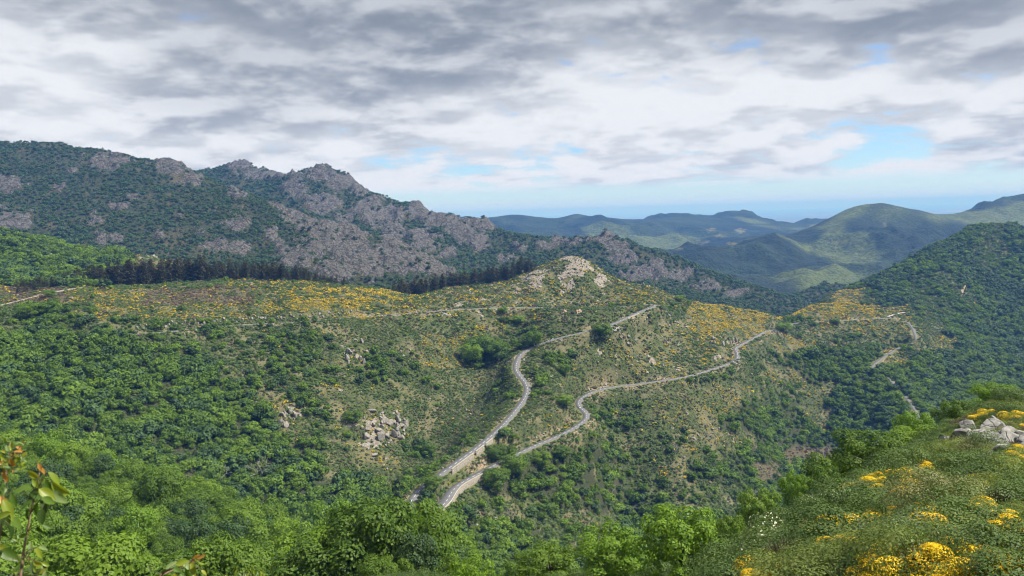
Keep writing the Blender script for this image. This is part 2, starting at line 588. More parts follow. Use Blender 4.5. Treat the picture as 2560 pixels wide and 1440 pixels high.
def blobs(P, L, jit=9.0, seed=0):
    px, py, _ = to_px(P)
    n = fbm(P[..., 0], P[..., 1], 60, 4, 70 + seed, 0.6)
    m = fbm(P[..., 0], P[..., 1], 24, 3, 90 + seed, 0.6)
    px, py = px + jit * m, py + jit * n
    out = np.zeros(px.shape)
    for x, y, rx, ry in L:
        out = np.maximum(out, np.exp(-0.7 * (((px - x) / rx) ** 2 + ((py - y) / ry) ** 2)))
    return out, n, m


ROCK1 = [(270, 405, 50, 22), (15, 462, 40, 22), (15, 555, 60, 26), (430, 422, 55, 15), (475, 455, 28, 13), (595, 485, 24, 12), (335, 495, 14, 8),
         (300, 517, 22, 10), (240, 553, 18, 14), (255, 605, 15, 14), (290, 598, 20, 10), (400, 595, 12, 12), (500, 580, 14, 8), (545, 620, 38, 13), (605, 628, 30, 11),
         (590, 565, 30, 14), (712, 512, 28, 18), (745, 540, 34, 16), (800, 565, 62, 26), (870, 590, 60, 30), (815, 612, 55, 30), (740, 650, 42, 22),
         (885, 640, 50, 42), (850, 680, 55, 22), (680, 590, 15, 15), (700, 620, 12, 12), (960, 640, 52, 40), (1000, 660, 52, 30), (1050, 662, 45, 24),
         (930, 685, 30, 20), (1100, 684, 32, 12), (150, 470, 12, 8), (450, 540, 10, 7), (180, 430, 14, 7)]
ROCK2 = [(600, 418, 28, 8), (660, 440, 50, 11), (740, 445, 22, 8), (800, 437, 34, 18), (858, 455, 36, 20), (740, 475, 28, 20), (772, 500, 16, 10), (808, 512, 38, 23),
         (900, 482, 22, 13), (930, 510, 28, 15), (960, 545, 48, 26), (985, 582, 28, 20), (1045, 530, 28, 20), (1080, 555, 28, 15), (1135, 560, 38, 22),
         (1160, 590, 24, 20), (1210, 565, 28, 18), (1200, 610, 24, 20), (1050, 590, 45, 15), (1060, 622, 35, 12), (900, 530, 24, 12), (860, 545, 24, 12),
         (1270, 650, 24, 10), (1515, 602, 30, 9), (1560, 650, 32, 16), (1600, 690, 44, 15), (1640, 680, 30, 20), (1420, 607, 36, 9), (1370, 618, 30, 9),
         (1540, 622, 24, 12), (1700, 690, 28, 15), (1760, 722, 34, 10), (1300, 622, 18, 8), (1120, 640, 20, 10), (1840, 735, 26, 8)]


def sheet(pts, xr, yr, st, c, lam):
    f = RBF(pts, c, lam)
    x, y = np.arange(xr[0], xr[1] + 1, st), np.arange(yr[0], yr[1] + 1, st)
    X, Y = np.meshgrid(x, y)
    return x, y, X, Y, f(X, Y)


def back(pts, L, drops):
    for x, y, D in L:
        p = at(x, y, D)
        pts.append(p)
        for dd, dz in drops:
            k_ = p / np.hypot(p[0], p[1])
            pts.append(np.array([p[0] + k_[0] * dd, p[1] + k_[1] * dd, p[2] - dz]))


# front mountain
M = []
back(M, [(-350, 385, 2480), (-150, 365, 2500), (0, 362, 2500), (150, 363, 2500), (270, 386, 2480), (380, 410, 2430), (430, 414, 2400), (500, 431, 2370), (580, 476, 2310),
         (640, 496, 2250), (700, 516, 2190), (750, 542, 2140), (850, 572, 2060), (945, 600, 2000), (1060, 640, 1960), (1150, 690, 1930), (1230, 730, 1920)],
     [(260, 110), (520, 300)])
for x, y, D in [(0, 450, 2240), (-200, 500, 2050), (0, 530, 2010), (0, 600, 1830), (200, 450, 2260), (200, 540, 2010), (220, 610, 1830), (400, 470, 2210), (400, 550, 1990), (400, 630, 1800), (400, 690, 1650),
                (550, 530, 2060), (550, 600, 1890), (560, 660, 1740), (680, 580, 1960), (660, 640, 1820), (780, 610, 1850), (740, 670, 1700), (860, 640, 1790), (860, 700, 1650), (905, 650, 1850),
                (965, 615, 1950), (960, 660, 1800), (940, 705, 1680), (1040, 670, 1800), (1020, 710, 1700), (1120, 700, 1790), (200, 690, 1640), (0, 700, 1600), (700, 720, 1580), (900, 740, 1580), (1100, 750, 1620)]:
    M.append(at(x, y, D))
m1 = sheet(M, (-2050, 420), (1480, 2900), 6.5, 20.0, 2.0)
# rocky peak and its long ridge
M = []
back(M, [(380, 450, 3400), (440, 440, 3400), (515, 431, 3350), (560, 421, 3350), (605, 415, 3340), (660, 428, 3300), (735, 448, 3220), (758, 455, 3140), (776, 430, 3060), (800, 417, 3050), (822, 428, 3040), (832, 437, 3030),
         (850, 434, 3020), (872, 443, 3000), (890, 468, 2980), (950, 492, 2930), (1000, 514, 2900), (1040, 518, 2880), (1070, 534, 2850), (1095, 549, 2830), (1135, 543, 2800), (1168, 551, 2790),
         (1185, 558, 2785), (1205, 551, 2780), (1240, 575, 2750), (1330, 595, 2700), (1420, 603, 2650), (1515, 598, 2600), (1580, 609, 2570), (1640, 630, 2540), (1700, 652, 2520), (1800, 692, 2480),
         (1900, 724, 2450), (1965, 747, 2430), (2010, 735, 2520), (2050, 718, 2560), (2100, 723, 2570), (2160, 740, 2570)],
     [(220, 110), (480, 300)])
for x, y, D in [(600, 480, 3000), (500, 500, 2950), (700, 560, 2650), (800, 480, 2860), (790, 540, 2700), (760, 560, 2600), (870, 520, 2780), (860, 590, 2450), (960, 560, 2660), (960, 610, 2450), (1060, 580, 2600), (1060, 640, 2350),
                (1150, 600, 2600), (1150, 670, 2250), (1230, 630, 2500), (1250, 690, 2150), (1400, 650, 2400), (1400, 710, 2080), (1600, 670, 2400), (1600, 730, 2120), (1760, 710, 2350), (1800, 760, 2120), (1920, 760, 2250),
                (1950, 800, 2080), (2050, 750, 2400), (2050, 790, 2200), (2150, 790, 2250)]:
    M.append(at(x, y, D))
for x, y, D in [(280, 500, 3350), (100, 560, 3300), (-150, 600, 3300), (300, 560, 2900), (0, 640, 2800), (350, 620, 2500), (0, 700, 2300), (550, 640, 2450), (420, 540, 3000)]:
    M.append(at(x, y, D))
m2 = sheet(M, (-1650, 1500), (1950, 3900), 7.5, 18.0, 2.0)
m1 += ('front',)
# clean-up of the sheets with relief
MT = []
for (x, y, X, Y, Z), L, wl, sd in ((m1[:5], ROCK1, 46, 11), (m2, ROCK2, 62, 31)):
    Z = Z + (12 if sd == 11 else 5) * fbm(X, Y, 330, 3, sd) + 15 * fbm(X, Y, 120, 4, sd + 3, 0.55, True) - 4
    P = np.stack([X, Y, Z], -1)
    b, n, m = blobs(P, L, 9.0, sd)
    rdg = fbm(X * 1.0, Y * 0.45, 42, 3, sd + 40, 0.6, True)
    rock = sstep(b + 0.36 * n + 0.36 * m + 0.26 * rdg, 0.45, 0.66)
    cr = 0.62 * crag(X, Y, wl, sd) + 0.38 * crag(X, Y, wl * 0.42, sd + 1)
    Z = Z + rock * (46 * (wl / 46) * (cr - 0.50))
    MT.append((x, y, X, Y, Z, rock))

# big hill on the right in the distance, with its spurs
M = []
back(M, [(1500, 690, 4300), (1620, 660, 4400), (1720, 632, 4600), (1830, 606, 4900), (1960, 590, 5000), (2040, 562, 5050), (2090, 537, 5100), (2130, 518, 5100), (2170, 510, 5100), (2200, 508, 5100), (2240, 514, 5100), (2300, 527, 5200),
         (2330, 535, 5200), (2400, 529, 5300), (2450, 515, 5500), (2530, 500, 5700), (2570, 503, 5700), (2700, 498, 5700), (2900, 500, 5700)],
     [(500, 150), (1100, 420)])
for x, y, D in [(1650, 700, 3800), (1750, 650, 4200), (1800, 680, 3800), (1900, 640, 4200), (1900, 700, 3600), (2000, 610, 4600), (2000, 660, 4050), (2000, 715, 3500), (2100, 590, 4600), (2100, 660, 4000), (2100, 720, 3500),
                (2200, 545, 4850), (2200, 600, 4400), (2230, 670, 3850), (2330, 580, 4750), (2350, 640, 4200), (2450, 560, 5000), (2500, 620, 4400), (2600, 560, 5100), (1800, 740, 3300), (2000, 760, 3100), (2300, 720, 3400)]:
    M.append(at(x, y, D))
h1 = sheet(M, (250, 5200), (3000, 7000), 17, 40.0, 3.0)
# blue hills further off
M = []
back(M, [(700, 560, 7300), (1000, 556, 7400), (1110, 545, 7500), (1200, 547, 7500), (1280, 537, 7600), (1340, 542, 7600), (1390, 546, 7600), (1440, 535, 7600), (1500, 546, 7500), (1560, 547, 7600), (1610, 549, 7900), (1650, 545, 8300), (1690, 541, 8500), (1725, 552, 8500),
         (1765, 556, 8400), (1820, 543, 8300), (1870, 536, 8300), (1905, 547, 8200), (1960, 560, 8200), (2020, 553, 8300), (2080, 560, 8300), (2200, 570, 8300), (2500, 575, 8300)],
     [(700, 140), (1500, 330)])
for x, y, D in [(1200, 580, 6700), (1300, 580, 6700), (1300, 620, 6000), (1400, 570, 6900), (1450, 610, 6200), (1550, 580, 6700), (1600, 610, 6300), (1640, 575, 6900), (1660, 640, 5700), (1700, 590, 6700), (1750, 600, 6400), (1800, 580, 7200), (1800, 610, 6500), (1850, 570, 7500),
                (1900, 600, 6900), (2000, 590, 7200), (1500, 660, 5500), (1100, 640, 5600)]:
    M.append(at(x, y, D))
h2 = sheet(M, (-2500, 5200), (5300, 10400), 30, 50.0, 3.0)
HT = []
for (x, y, X, Y, Z), wl, sd in ((h1, 900, 51), (h2, 1200, 61)):
    Z = Z + 150 * (fbm(X, Y, wl * 0.8, 5, sd, 0.5, True) - 0.35) * sstep(np.abs(Y - (5100 if sd == 51 else 7700)), 60, 700) * sstep(Y, Y.min(), Y.min() + 800) + 10 * fbm(X, Y, wl / 5, 4, sd + 2)
    HT.append((x, y, X, Y, Z))


def mat(name, rough=0.9):
    m_ = bpy.data.materials.new(name)
    m_.use_nodes = True
    g = NT(m_.node_tree)
    g.rough = rough
    g.mat = m_
    return g


def done(g, col, bump=None, strength=0.5, dist=1.0, rough=0.9, spec=0.25):
    ins = {'Base Color': col if isinstance(col, bpy.types.NodeSocket) else (*col, 1), 'Roughness': rough, 'Specular IOR Level': spec}
    if bump is not None:
        ins['Normal'] = g.n('ShaderNodeBump', {'Strength': strength, 'Distance': dist, 'Height': bump})
    b = g.n('ShaderNodeBsdfPrincipled', ins)
    g.n('ShaderNodeOutputMaterial', {0: b})
    return g.mat


def fattr(g, name):
    return g.n('ShaderNodeAttribute', {}, 2, attribute_name=name)


def posn(g):
    return g.n('ShaderNodeNewGeometry', {}, 0)


g = mat('mountain_ground')
p = posn(g)
n1, n2, n3 = g.noise(p, 0.03, 5, 0.65), g.noise(p, 0.16, 6, 0.7), g.noise(p, 0.012, 3)
rk = fattr(g, 'rock')
rockc = g.mix(g.sm(n2, 0.32, 0.68), (0.042, 0.040, 0.037), (0.160, 0.152, 0.140))
rockc = g.mix(g.sm(n1, 0.45, 0.75), rockc, (0.095, 0.088, 0.078))
scrub = g.mix(g.sm(n2, 0.35, 0.7), (0.022, 0.033, 0.014), (0.055, 0.062, 0.026))
scrub = g.mix(g.sm(n3, 0.5, 0.7), scrub, (0.085, 0.075, 0.042))
f = g.sm(g.m('ADD', rk, g.m('MULTIPLY', g.m('SUBTRACT', n2, 0.5), 1.8)), 0.50, 0.72)
ck = g.n('ShaderNodeTexVoronoi', {'Vector': g.vm('ADD', p, g.vm('MULTIPLY', g.noise(p, 0.05, 3, 0.6, 0.0, 1), (22, 22, 22))), 'Scale': 0.055}, 0, feature='DISTANCE_TO_EDGE')
rockc = g.mix(g.sm(ck, 0.0, 0.10), (0.030, 0.032, 0.027), rockc)
MAT_MOUNT = done(g, g.mix(f, scrub, rockc), g.m('ADD', n2, g.noise(p, 0.07, 5, 0.7)), 1.0, 9.0)

g = mat('far_hill_ground')
p = posn(g)
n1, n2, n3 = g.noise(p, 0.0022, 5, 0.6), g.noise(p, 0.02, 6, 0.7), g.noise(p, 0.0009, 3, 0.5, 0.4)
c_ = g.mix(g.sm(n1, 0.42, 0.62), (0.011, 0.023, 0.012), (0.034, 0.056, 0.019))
c_ = g.mix(g.sm(n3, 0.53, 0.60), c_, (0.115, 0.150, 0.040))  # sunlit patches between cloud shadows, painted into the hill colour
c_ = g.mix(g.m('MULTIPLY', g.sm(n2, 0.35, 0.75), 0.6), c_, (0.018, 0.028, 0.012))
fld = g.n('ShaderNodeTexVoronoi', {'Vector': p, 'Scale': 0.006}, 1)
fa = fattr(g, 'sunlit_field')
c_ = g.mix(g.m('MULTIPLY', fa, g.sm(n2, 0.38, 0.55)), c_, (0.20, 0.20, 0.085))  # yellowish fields, with sunlight through cloud gaps put into their colour
n4 = g.noise(p, 0.055, 4, 0.7)
c_ = g.mix(g.sm(n4, 0.40, 0.62), g.mix(0.45, c_, (0.005, 0.011, 0.006)), c_)
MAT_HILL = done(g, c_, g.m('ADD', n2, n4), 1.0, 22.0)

g = mat('plain_ground')
p = posn(g)
fld = g.n('ShaderNodeTexVoronoi', {'Vector': p, 'Scale': 0.0011}, 1)
n1 = g.noise(p, 0.0003, 4)
c_ = g.mix(g.sm(n1, 0.4, 0.65), (0.06, 0.08, 0.03), (0.18, 0.16, 0.09))
MAT_PLAIN = done(g, g.mix(0.35, c_, fld, 'SOFT_LIGHT'))

for nm, (x, y, X, Y, Z, rock) in zip(('mountain', 'rocky_mountain_ridge'), MT):
    o = link(nm, np.stack([X, Y, Z], -1).reshape(-1, 3), grid_faces(len(x), len(y)), MAT_MOUNT, smooth=False)
    attr(o, 'rock', rock)
    tag(o, kind='structure')
SUNLIT_FIELDS = [(1800, 590, 22, 6), (1850, 577, 16, 6), (1760, 605, 26, 6), (1690, 622, 26, 4), (1830, 610, 16, 4), (2100, 607, 44, 3), (2212, 562, 5, 10), (1780, 575, 12, 5)]
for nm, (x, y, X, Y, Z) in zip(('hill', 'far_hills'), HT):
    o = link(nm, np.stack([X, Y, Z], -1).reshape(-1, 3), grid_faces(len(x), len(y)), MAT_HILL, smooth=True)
    px, py, _ = to_px(np.stack([X, Y, Z], -1))
    fv = np.zeros(px.shape)
    for a, b, c, d in SUNLIT_FIELDS:
        fv = np.maximum(fv, ((np.abs(px - a) / c) ** 2 + (np.abs(py - b) / d) ** 2 < 0.6 + 0.9 * fbm(X, Y, 160, 3, 99)) * 0.75)
    attr(o, 'sunlit_field', fv)
    tag(o, kind='structure')
PZ = -560.0
yy = np.r_[np.linspace(5200, 12000, 12), np.geomspace(14000, 120000, 16)]
xx = np.linspace(-1, 1, 25)
V = np.array([[t * (y_ * 0.95 + 1500), y_, PZ] for y_ in yy for t in xx])
tag(link('plain', V, grid_faces(25, len(yy)), MAT_PLAIN), kind='structure')

# the air: one closed box of even, thin haze round everything
hb = [(-120000, 120000), (-3000, 125000), (PZ - 40, 420)]
V = [(hb[0][i & 1], hb[1][i >> 1 & 1], hb[2][i >> 2 & 1]) for i in range(8)]
haze = link('haze', V, [(0, 2, 3, 1), (4, 5, 7, 6), (0, 1, 5, 4), (2, 6, 7, 3), (0, 4, 6, 2), (1, 3, 7, 5)])
m_ = bpy.data.materials.new('haze_air')
m_.use_nodes = True
g = NT(m_.node_tree)
vol = g.n('ShaderNodeVolumePrincipled', {'Color': (0.11, 0.35, 1.0, 1), 'Absorption Color': (0.62, 0.55, 1, 1), 'Density': 5.7e-5, 'Anisotropy': 0.0})
o_ = g.n('ShaderNodeOutputMaterial', {1: vol})
haze.data.materials.append(m_)
tag(haze, kind='stuff')
# ------------------------------------------------------------------ valley ground cover map (40 px cells of the photo, read on the ground)
LEG = ['F8 r3 S22 r2 R2 r3 S14 D7 T2 D1', 'F7 S7 b6 S7 r6 R1 r1 R1 r1 R1 r4 S10 D5 T3 D4', 'H4 b5 H7 b2 B7 b2 r11 b3 r2 B4 S5 B2 T1 D2 T4 D3',
       'T4 T2 b3 b5 b4 B5 b3 r8 S5 S3 T1 B6 B6 b2 T3 D4', 'T9 T7 T5 S4 S4 b3 S5 T2 S2 r2 B5 S1 T2 b6 S2 D5',
       'F8 T10 T3 r2 S3 b4 T2 S3 S2 r6 b2 r2 S1 B3 S1 T6 b2 D4', 'F12 T8 r3 T3 b4 T2 S2 T2 r6 S2 r2 T3 F6 b2 F1 D6',
       'F14 T6 T6 S4 S2 T3 S2 r6 T3 T2 b2 F8 D6', 'F16 T4 r2 S6 S3 T3 S3 r4 r4 b2 T3 b2 F6 D6', 'F16 r3 T2 r4 S5 S4 S3 T3 r4 b2 F4 b2 F6 D6',
       'F17 r2 T2 r1 R2 r1 S5 S4 b2 T4 S1 r4 F6 b1 F6 D6', 'F18 T4 r1 R1 r1 S4 T3 S3 T5 T3 r4 F11 D6', 'F20 T2 r3 T2 S3 T4 F5 T3 b2 T2 F3 H3 F12',
       'F20 T3 r2 T3 S2 F7 T4 b2 F4 H2 F15', 'F24 T2 S2 T3 F8 T8 F17', 'F26 T2 S3 T4 F5 T8 F16', 'F30 S2 r1 T6 F25', 'F34 T5 F25', 'F64', 'F64']
ROWS = [''.join(t[0] * int(t[1:]) for t in r.split()) for r in LEG]
KEYS = 'FTSBbrRHD'
CM = np.array([[KEYS.index(c) for c in (r + 'F' * 64)[:64]] for r in ROWS])


def cover(x, y, z, jit=34.0):
    px, py, d = to_px(np.stack([x, y, z], -1))
    px = px + jit * fbm(x, y, 45, 3, 201, 0.6)
    py = py + 0.6 * jit * fbm(x, y, 45, 3, 205, 0.6)
    i = np.clip((px / 40).astype(int), 0, 63)
    j = np.clip(((py - 640) / 40).astype(int), 0, 19)
    return CM[j, i]


CLS = cover(GX, GY, H)
# knoll and slope rock relief
rockm = np.isin(CLS, (KEYS.index('r'), KEYS.index('R'))) * np.where(CLS == KEYS.index('R'), 1.0, 0.45)
for _ in range(3):
    rockm[1:-1, 1:-1] = (rockm[1:-1, 1:-1] + rockm[2:, 1:-1] + rockm[:-2, 1:-1] + rockm[1:-1, 2:] + rockm[1:-1, :-2]) / 5
rn = fbm(GX, GY, 17, 4, 301, 0.7)
rockm = sstep(rockm * 0.66 + 0.95 * rn - 0.25, 0.10, 0.50) * (Rg > 150)
keep = sstep(RD, 8, 18)
H = H + keep * rockm * (2.6 * (crag(GX, GY, 13, 77) - 0.42))
bank = sstep(RD, 3.0, 5.0) * (1 - sstep(RD, 8.0, 15.0)) * sstep(fbm(GX, GY, 30, 3, 330), -0.15, 0.35)
verge = 1 - sstep(RD, 5.0, 8.5)
broom = np.isin(CLS, (3,)) * 1.0 + np.isin(CLS, (4,)) * 0.45
heath = (CLS == KEYS.index('H')) * 1.0
forest = np.isin(CLS, (0, 8)) * 1.0

g = mat('slope_ground')
p = posn(g)
n1, n2, n3 = g.noise(p, 0.035, 5, 0.6), g.noise(p, 0.33, 6, 0.68), g.noise(p, 1.6, 4, 0.6)
cov = g.mix(g.sm(n2, 0.34, 0.68), (0.018, 0.028, 0.009), (0.078, 0.100, 0.030))
cov = g.mix(g.m('MULTIPLY', g.sm(n1, 0.46, 0.62), 0.8), cov, (0.135, 0.122, 0.066))
cov = g.mix(g.m('MULTIPLY', fattr(g, 'heath'), 0.8), cov, g.mix(n2, (0.045, 0.038, 0.022), (0.12, 0.095, 0.062)))
cov = g.mix(g.m('MULTIPLY', fattr(g, 'forest'), 0.85), cov, (0.030, 0.034, 0.016))
cov = g.mix(g.m('MULTIPLY', fattr(g, 'verge'), g.sm(n2, 0.3, 0.6)), cov, (0.115, 0.125, 0.045))
dirt = g.mix(n2, (0.16, 0.105, 0.068), (0.36, 0.275, 0.195))
cov = g.mix(g.m('MULTIPLY', fattr(g, 'bank'), g.sm(n2, 0.35, 0.6)), cov, dirt)
rockc = g.mix(g.sm(n2, 0.3, 0.7), (0.115, 0.10, 0.08), (0.285, 0.26, 0.22))
rockc = g.mix(g.sm(n3, 0.52, 0.75), rockc, (0.07, 0.064, 0.052))
f = g.sm(g.m('ADD', fattr(g, 'rock'), g.m('MULTIPLY', g.m('SUBTRACT', n2, 0.5), 1.1)), 0.40, 0.60)
MAT_SLOPE = done(g, g.mix(f, cov, rockc), g.m('ADD', n2, g.m('MULTIPLY', n3, 0.3)), 0.9, 1.2)
ter = link('terrain', np.stack([GX, GY, H], -1).reshape(-1, 3), grid_faces(len(gx), len(gy)), MAT_SLOPE, smooth=True)
for nm, v in (('rock', rockm), ('bank', bank), ('verge', verge), ('heath', heath), ('forest', forest)):
    attr(ter, nm, v)
tag(ter, kind='structure')

# ------------------------------------------------------------------ roads
g = mat('worn_asphalt')
p = posn(g)
n1, n2 = g.noise(p, 0.5, 4, 0.6), g.noise(p, 9.0, 3)
c_ = g.mix(g.sm(n1, 0.3, 0.7), (0.098, 0.101, 0.107), (0.132, 0.135, 0.141))
MAT_ROAD = done(g, g.mix(0.25, c_, n2, 'SOFT_LIGHT'), n2, 0.2, 0.02, 0.85)
g = mat('gravel_edge')
n1 = g.noise(posn(g), 1.2, 4, 0.6)
MAT_GRAVEL = done(g, g.mix(n1, (0.085, 0.092, 0.045), (0.16, 0.15, 0.095)), n1, 0.5, 0.1)
g = mat('road_paint')
n1 = g.noise(posn(g), 3.0, 3)
MAT_PAINT = done(g, g.mix(n1, (0.55, 0.55, 0.54), (0.74, 0.74, 0.72)), rough=0.7)


def side(R):
    t = np.gradient(R[:, :2], axis=0)
    t /= np.linalg.norm(t, axis=1)[:, None]
    return t, np.c_[-t[:, 1], t[:, 0]]


def ribbon(R, offs, wide=None):
    """Sheet along a line through the given (offset, lift) pairs."""
    t, n = side(R)
    wd = np.ones(len(R)) if wide is None else np.asarray(wide)
    V = np.stack([np.c_[R[:, :2] + n * (a * np.where(a > 0, wd, 1.0))[:, None], R[:, 2] + b] for a, b in offs], 1).reshape(-1, 3)
    k_ = len(offs)
    i = (np.arange(len(R) - 1)[:, None] * k_ + np.arange(k_ - 1)[None, :]).ravel()
    return V, np.stack([i, i + k_, i + k_ + 1, i + 1], -1)


def make_road(name, R, width, dash=True, mt=None, wide=None):
    h = width / 2
    V, Fc = ribbon(R, [(-h, -0.35), (-h + 0.05, 0.0), (0, 0.05), (h - 0.05, 0.0), (h, -0.35)], wide)
    o = link(name, V, Fc, mt or MAT_ROAD)
    tag(o, kind='structure')
    V, Fc = ribbon(R, [(-h - 0.8, -0.42), (-h + 0.02, -0.06), (h - 0.02, -0.06), (h + 0.8, -0.42)], wide)
    link('verge_gravel', V, Fc, MAT_GRAVEL, parent=o)
    if dash:
        Vs, Fs = [], []
        k_ = 0
        while k_ < len(R) - 4:
            V, Fc = ribbon(R[k_:k_ + 3], [(-0.13, 0.062), (0.13, 0.062)])
            Fs.append(Fc + sum(len(v) for v in Vs))
            Vs.append(V)
            k_ += 4
        link('centre_line', np.concatenate(Vs), np.concatenate(Fs), MAT_PAINT, parent=o)
    return o


ro = make_road('mountain_road', R_up, 7.4)
tag(ro, label='upper stretch of the winding grey mountain road')
ro = make_road('mountain_road', R_low[2:], 7.2, wide=1 + 0.7 * np.exp(-((np.arange(len(R_low) - 2) - 14) / 14.0) ** 2))
tag(ro, label='lower stretch of the winding grey mountain road')
make_road('side_road', R_right[2:], 4.6, False)
g = mat('pale_gravel')
n1 = g.noise(posn(g), 1.0, 4, 0.6)
MAT_PALE = done(g, g.mix(n1, (0.19, 0.175, 0.15), (0.28, 0.26, 0.225)), n1, 0.4, 0.1)
make_road('forest_road', R_left, 7.0, False, MAT_PALE)
# ------------------------------------------------------------------ plant materials
def leaf_mat(name, dark, light, tip=None, trans=0.30, hue=0.0, sat=1.0):
    g = mat(name)
    r = g.n('ShaderNodeObjectInfo', {}, 5)
    isl = g.n('ShaderNodeNewGeometry', {}, 8)
    c = g.mix(g.m('POWER', r, 1.4), dark, light)
    c = g.mix(g.m('MULTIPLY', isl, 0.55), c, tip or tuple(1.5 * v for v in light))
    b = g.n('ShaderNodeBsdfPrincipled', {'Base Color': c, 'Roughness': 0.6, 'Specular IOR Level': 0.25})
    t = g.n('ShaderNodeBsdfTranslucent', {0: g.mix(1.0, c, (1.25, 1.3, 0.7), 'MULTIPLY')})
    s = g.n('ShaderNodeMixShader', {0: trans, 1: b, 2: t})
    g.n('ShaderNodeOutputMaterial', {0: s})
    return g.mat


L_WOOD = leaf_mat('broadleaf_leaves', (0.036, 0.082, 0.010), (0.145, 0.240, 0.020), (0.165, 0.258, 0.032), 0.38)
L_BRIGHT = leaf_mat('fresh_leaves', (0.085, 0.185, 0.014), (0.120, 0.230, 0.018), (0.24, 0.33, 0.03), 0.40)
L_OAK = leaf_mat('holm_oak_leaves', (0.020, 0.050, 0.014), (0.052, 0.110, 0.024), (0.075, 0.125, 0.036), 0.18)
L_PINE = leaf_mat('pine_needles', (0.030, 0.033, 0.011), (0.064, 0.062, 0.020), (0.100, 0.085, 0.032), 0.12)
L_FIR = leaf_mat('blue_fir_needles', (0.030, 0.050, 0.030), (0.045, 0.070, 0.040), (0.07, 0.10, 0.06), 0.08)
L_SHRUB = leaf_mat('scrub_leaves', (0.036, 0.080, 0.016), (0.090, 0.150, 0.034), (0.135, 0.185, 0.055), 0.25)
L_HEATH = leaf_mat('heath_stems', (0.085, 0.132, 0.026), (0.165, 0.220, 0.048), (0.25, 0.29, 0.09), 0.35)
L_BROWN = leaf_mat('dry_twigs', (0.055, 0.040, 0.026), (0.115, 0.088, 0.058), (0.16, 0.13, 0.095), 0.05)
L_YELL = leaf_mat('broom_flowers', (0.66, 0.42, 0.008), (0.76, 0.53, 0.012), (0.82, 0.62, 0.03), 0.25)
L_PALE = leaf_mat('pale_leaves', (0.13, 0.15, 0.055), (0.17, 0.19, 0.075), (0.28, 0.27, 0.12), 0.25)
L_WHITE = leaf_mat('white_blossom', (0.50, 0.50, 0.38), (0.62, 0.60, 0.46), (0.75, 0.72, 0.6), 0.2)
L_FERN = leaf_mat('silver_green_leaves', (0.070, 0.115, 0.060), (0.095, 0.15, 0.075), (0.14, 0.20, 0.11), 0.25)
g = mat('bark')
n1 = g.noise(posn(g), 6.0, 4)
MAT_BARK = done(g, g.mix(n1, (0.055, 0.042, 0.032), (0.16, 0.13, 0.10)), n1, 0.5, 0.03)
g = mat('dead_wood')
n1 = g.noise(posn(g), 4.0, 4)
MAT_DEAD = done(g, g.mix(n1, (0.20, 0.18, 0.155), (0.40, 0.37, 0.33)))

rng = np.random.RandomState(7)


def unit(v):
    return v / np.maximum(np.linalg.norm(v, axis=-1, keepdims=True), 1e-9)


def cards(P, N, S, aspect=0.62, r=rng):
    """Kite-shaped leaf faces at P facing N with size S."""
    n = len(P)
    T = unit(np.cross(N, r.normal(size=(n, 3))))
    B = np.cross(N, T)
    S = np.asarray(S).reshape(-1, 1)
    V = np.stack([P - T * S * 0.5, P + B * S * aspect * 0.5 - T * S * 0.06, P + T * S * 0.5 + N * S * 0.10, P - B * S * aspect * 0.5 - T * S * 0.06], 1).reshape(-1, 3)
    return V, np.arange(4 * n).reshape(-1, 4)


def crown_geo(r, R=1.0, Ht=1.0, z0=0.0, lobes=11, leaves=1500, size=0.16, flat=0.75, up=0.35, lob=1.0):
    """Leaf faces spread over many uneven clumps; crown half-width R, height Ht, bottom at z0."""
    k = np.arange(lobes)
    u = (k + 0.5) / lobes
    zz = 0.16 + 0.72 * u
    prof = np.sqrt(np.clip(1 - ((zz - 0.42) / 0.62) ** 2, 0.02, 1))
    ang = k * 2.39996 + r.rand(lobes) * 0.9
    rad = R * prof * (0.30 + 0.58 * r.rand(lobes))
    cen = np.c_[rad * np.cos(ang), rad * np.sin(ang), z0 + Ht * zz]
    rl = R * (0.36 + 0.22 * r.rand(lobes)) * (0.72 + 0.36 * prof) * lob
    li = r.choice(lobes, leaves * 2, p=rl ** 2 / np.sum(rl ** 2))
    d = unit(r.normal(size=(leaves * 2, 3)) + np.array([0, 0, 0.35]))
    q = d * np.c_[rl[li], rl[li], rl[li] * flat * Ht / (1.5 * R)] * (0.70 + 0.36 * r.rand(leaves * 2))[:, None]
    P = cen[li] + q
    dist = np.linalg.norm(P[:, None] - cen[None], axis=2) / rl[None]
    dist[np.arange(len(P)), li] = 9
    okk = (dist.min(1) > 0.62) & (P[:, 2] > z0 + 0.02 * Ht)
    P, d = P[okk][:leaves], d[okk][:leaves]
    dc = unit((P - [0, 0, z0 + 0.40 * Ht]) / [R, R, 0.6 * Ht])
    N = unit(d * 0.95 + dc * 0.5 + r.normal(size=P.shape) * 0.42 + np.array([0, 0, up * 0.6]))
    V, Fc = cards(P, N, size * R * (0.6 + 0.8 * r.rand(len(P))), r=r)
    return V, Fc, cen, rl


def tube(pts, rads, n=6):
    pts = np.array(pts, float)
    V, Fc = [], []
    for i, (p, rr) in enumerate(zip(pts, rads)):
        t = unit(pts[min(i + 1, len(pts) - 1)] - pts[max(i - 1, 0)])
        a = unit(np.cross(t, [0.3, 1, 0.1]))
        b = np.cross(t, a)
        for j in range(n):
            th = 2 * math.pi * j / n
            V.append(p + rr * (a * math.cos(th) + b * math.sin(th)))
    for i in range(len(pts) - 1):
        for j in range(n):
            Fc.append((i * n + j, i * n + (j + 1) % n, (i + 1) * n + (j + 1) % n, (i + 1) * n + j))
    return np.array(V), np.array(Fc)


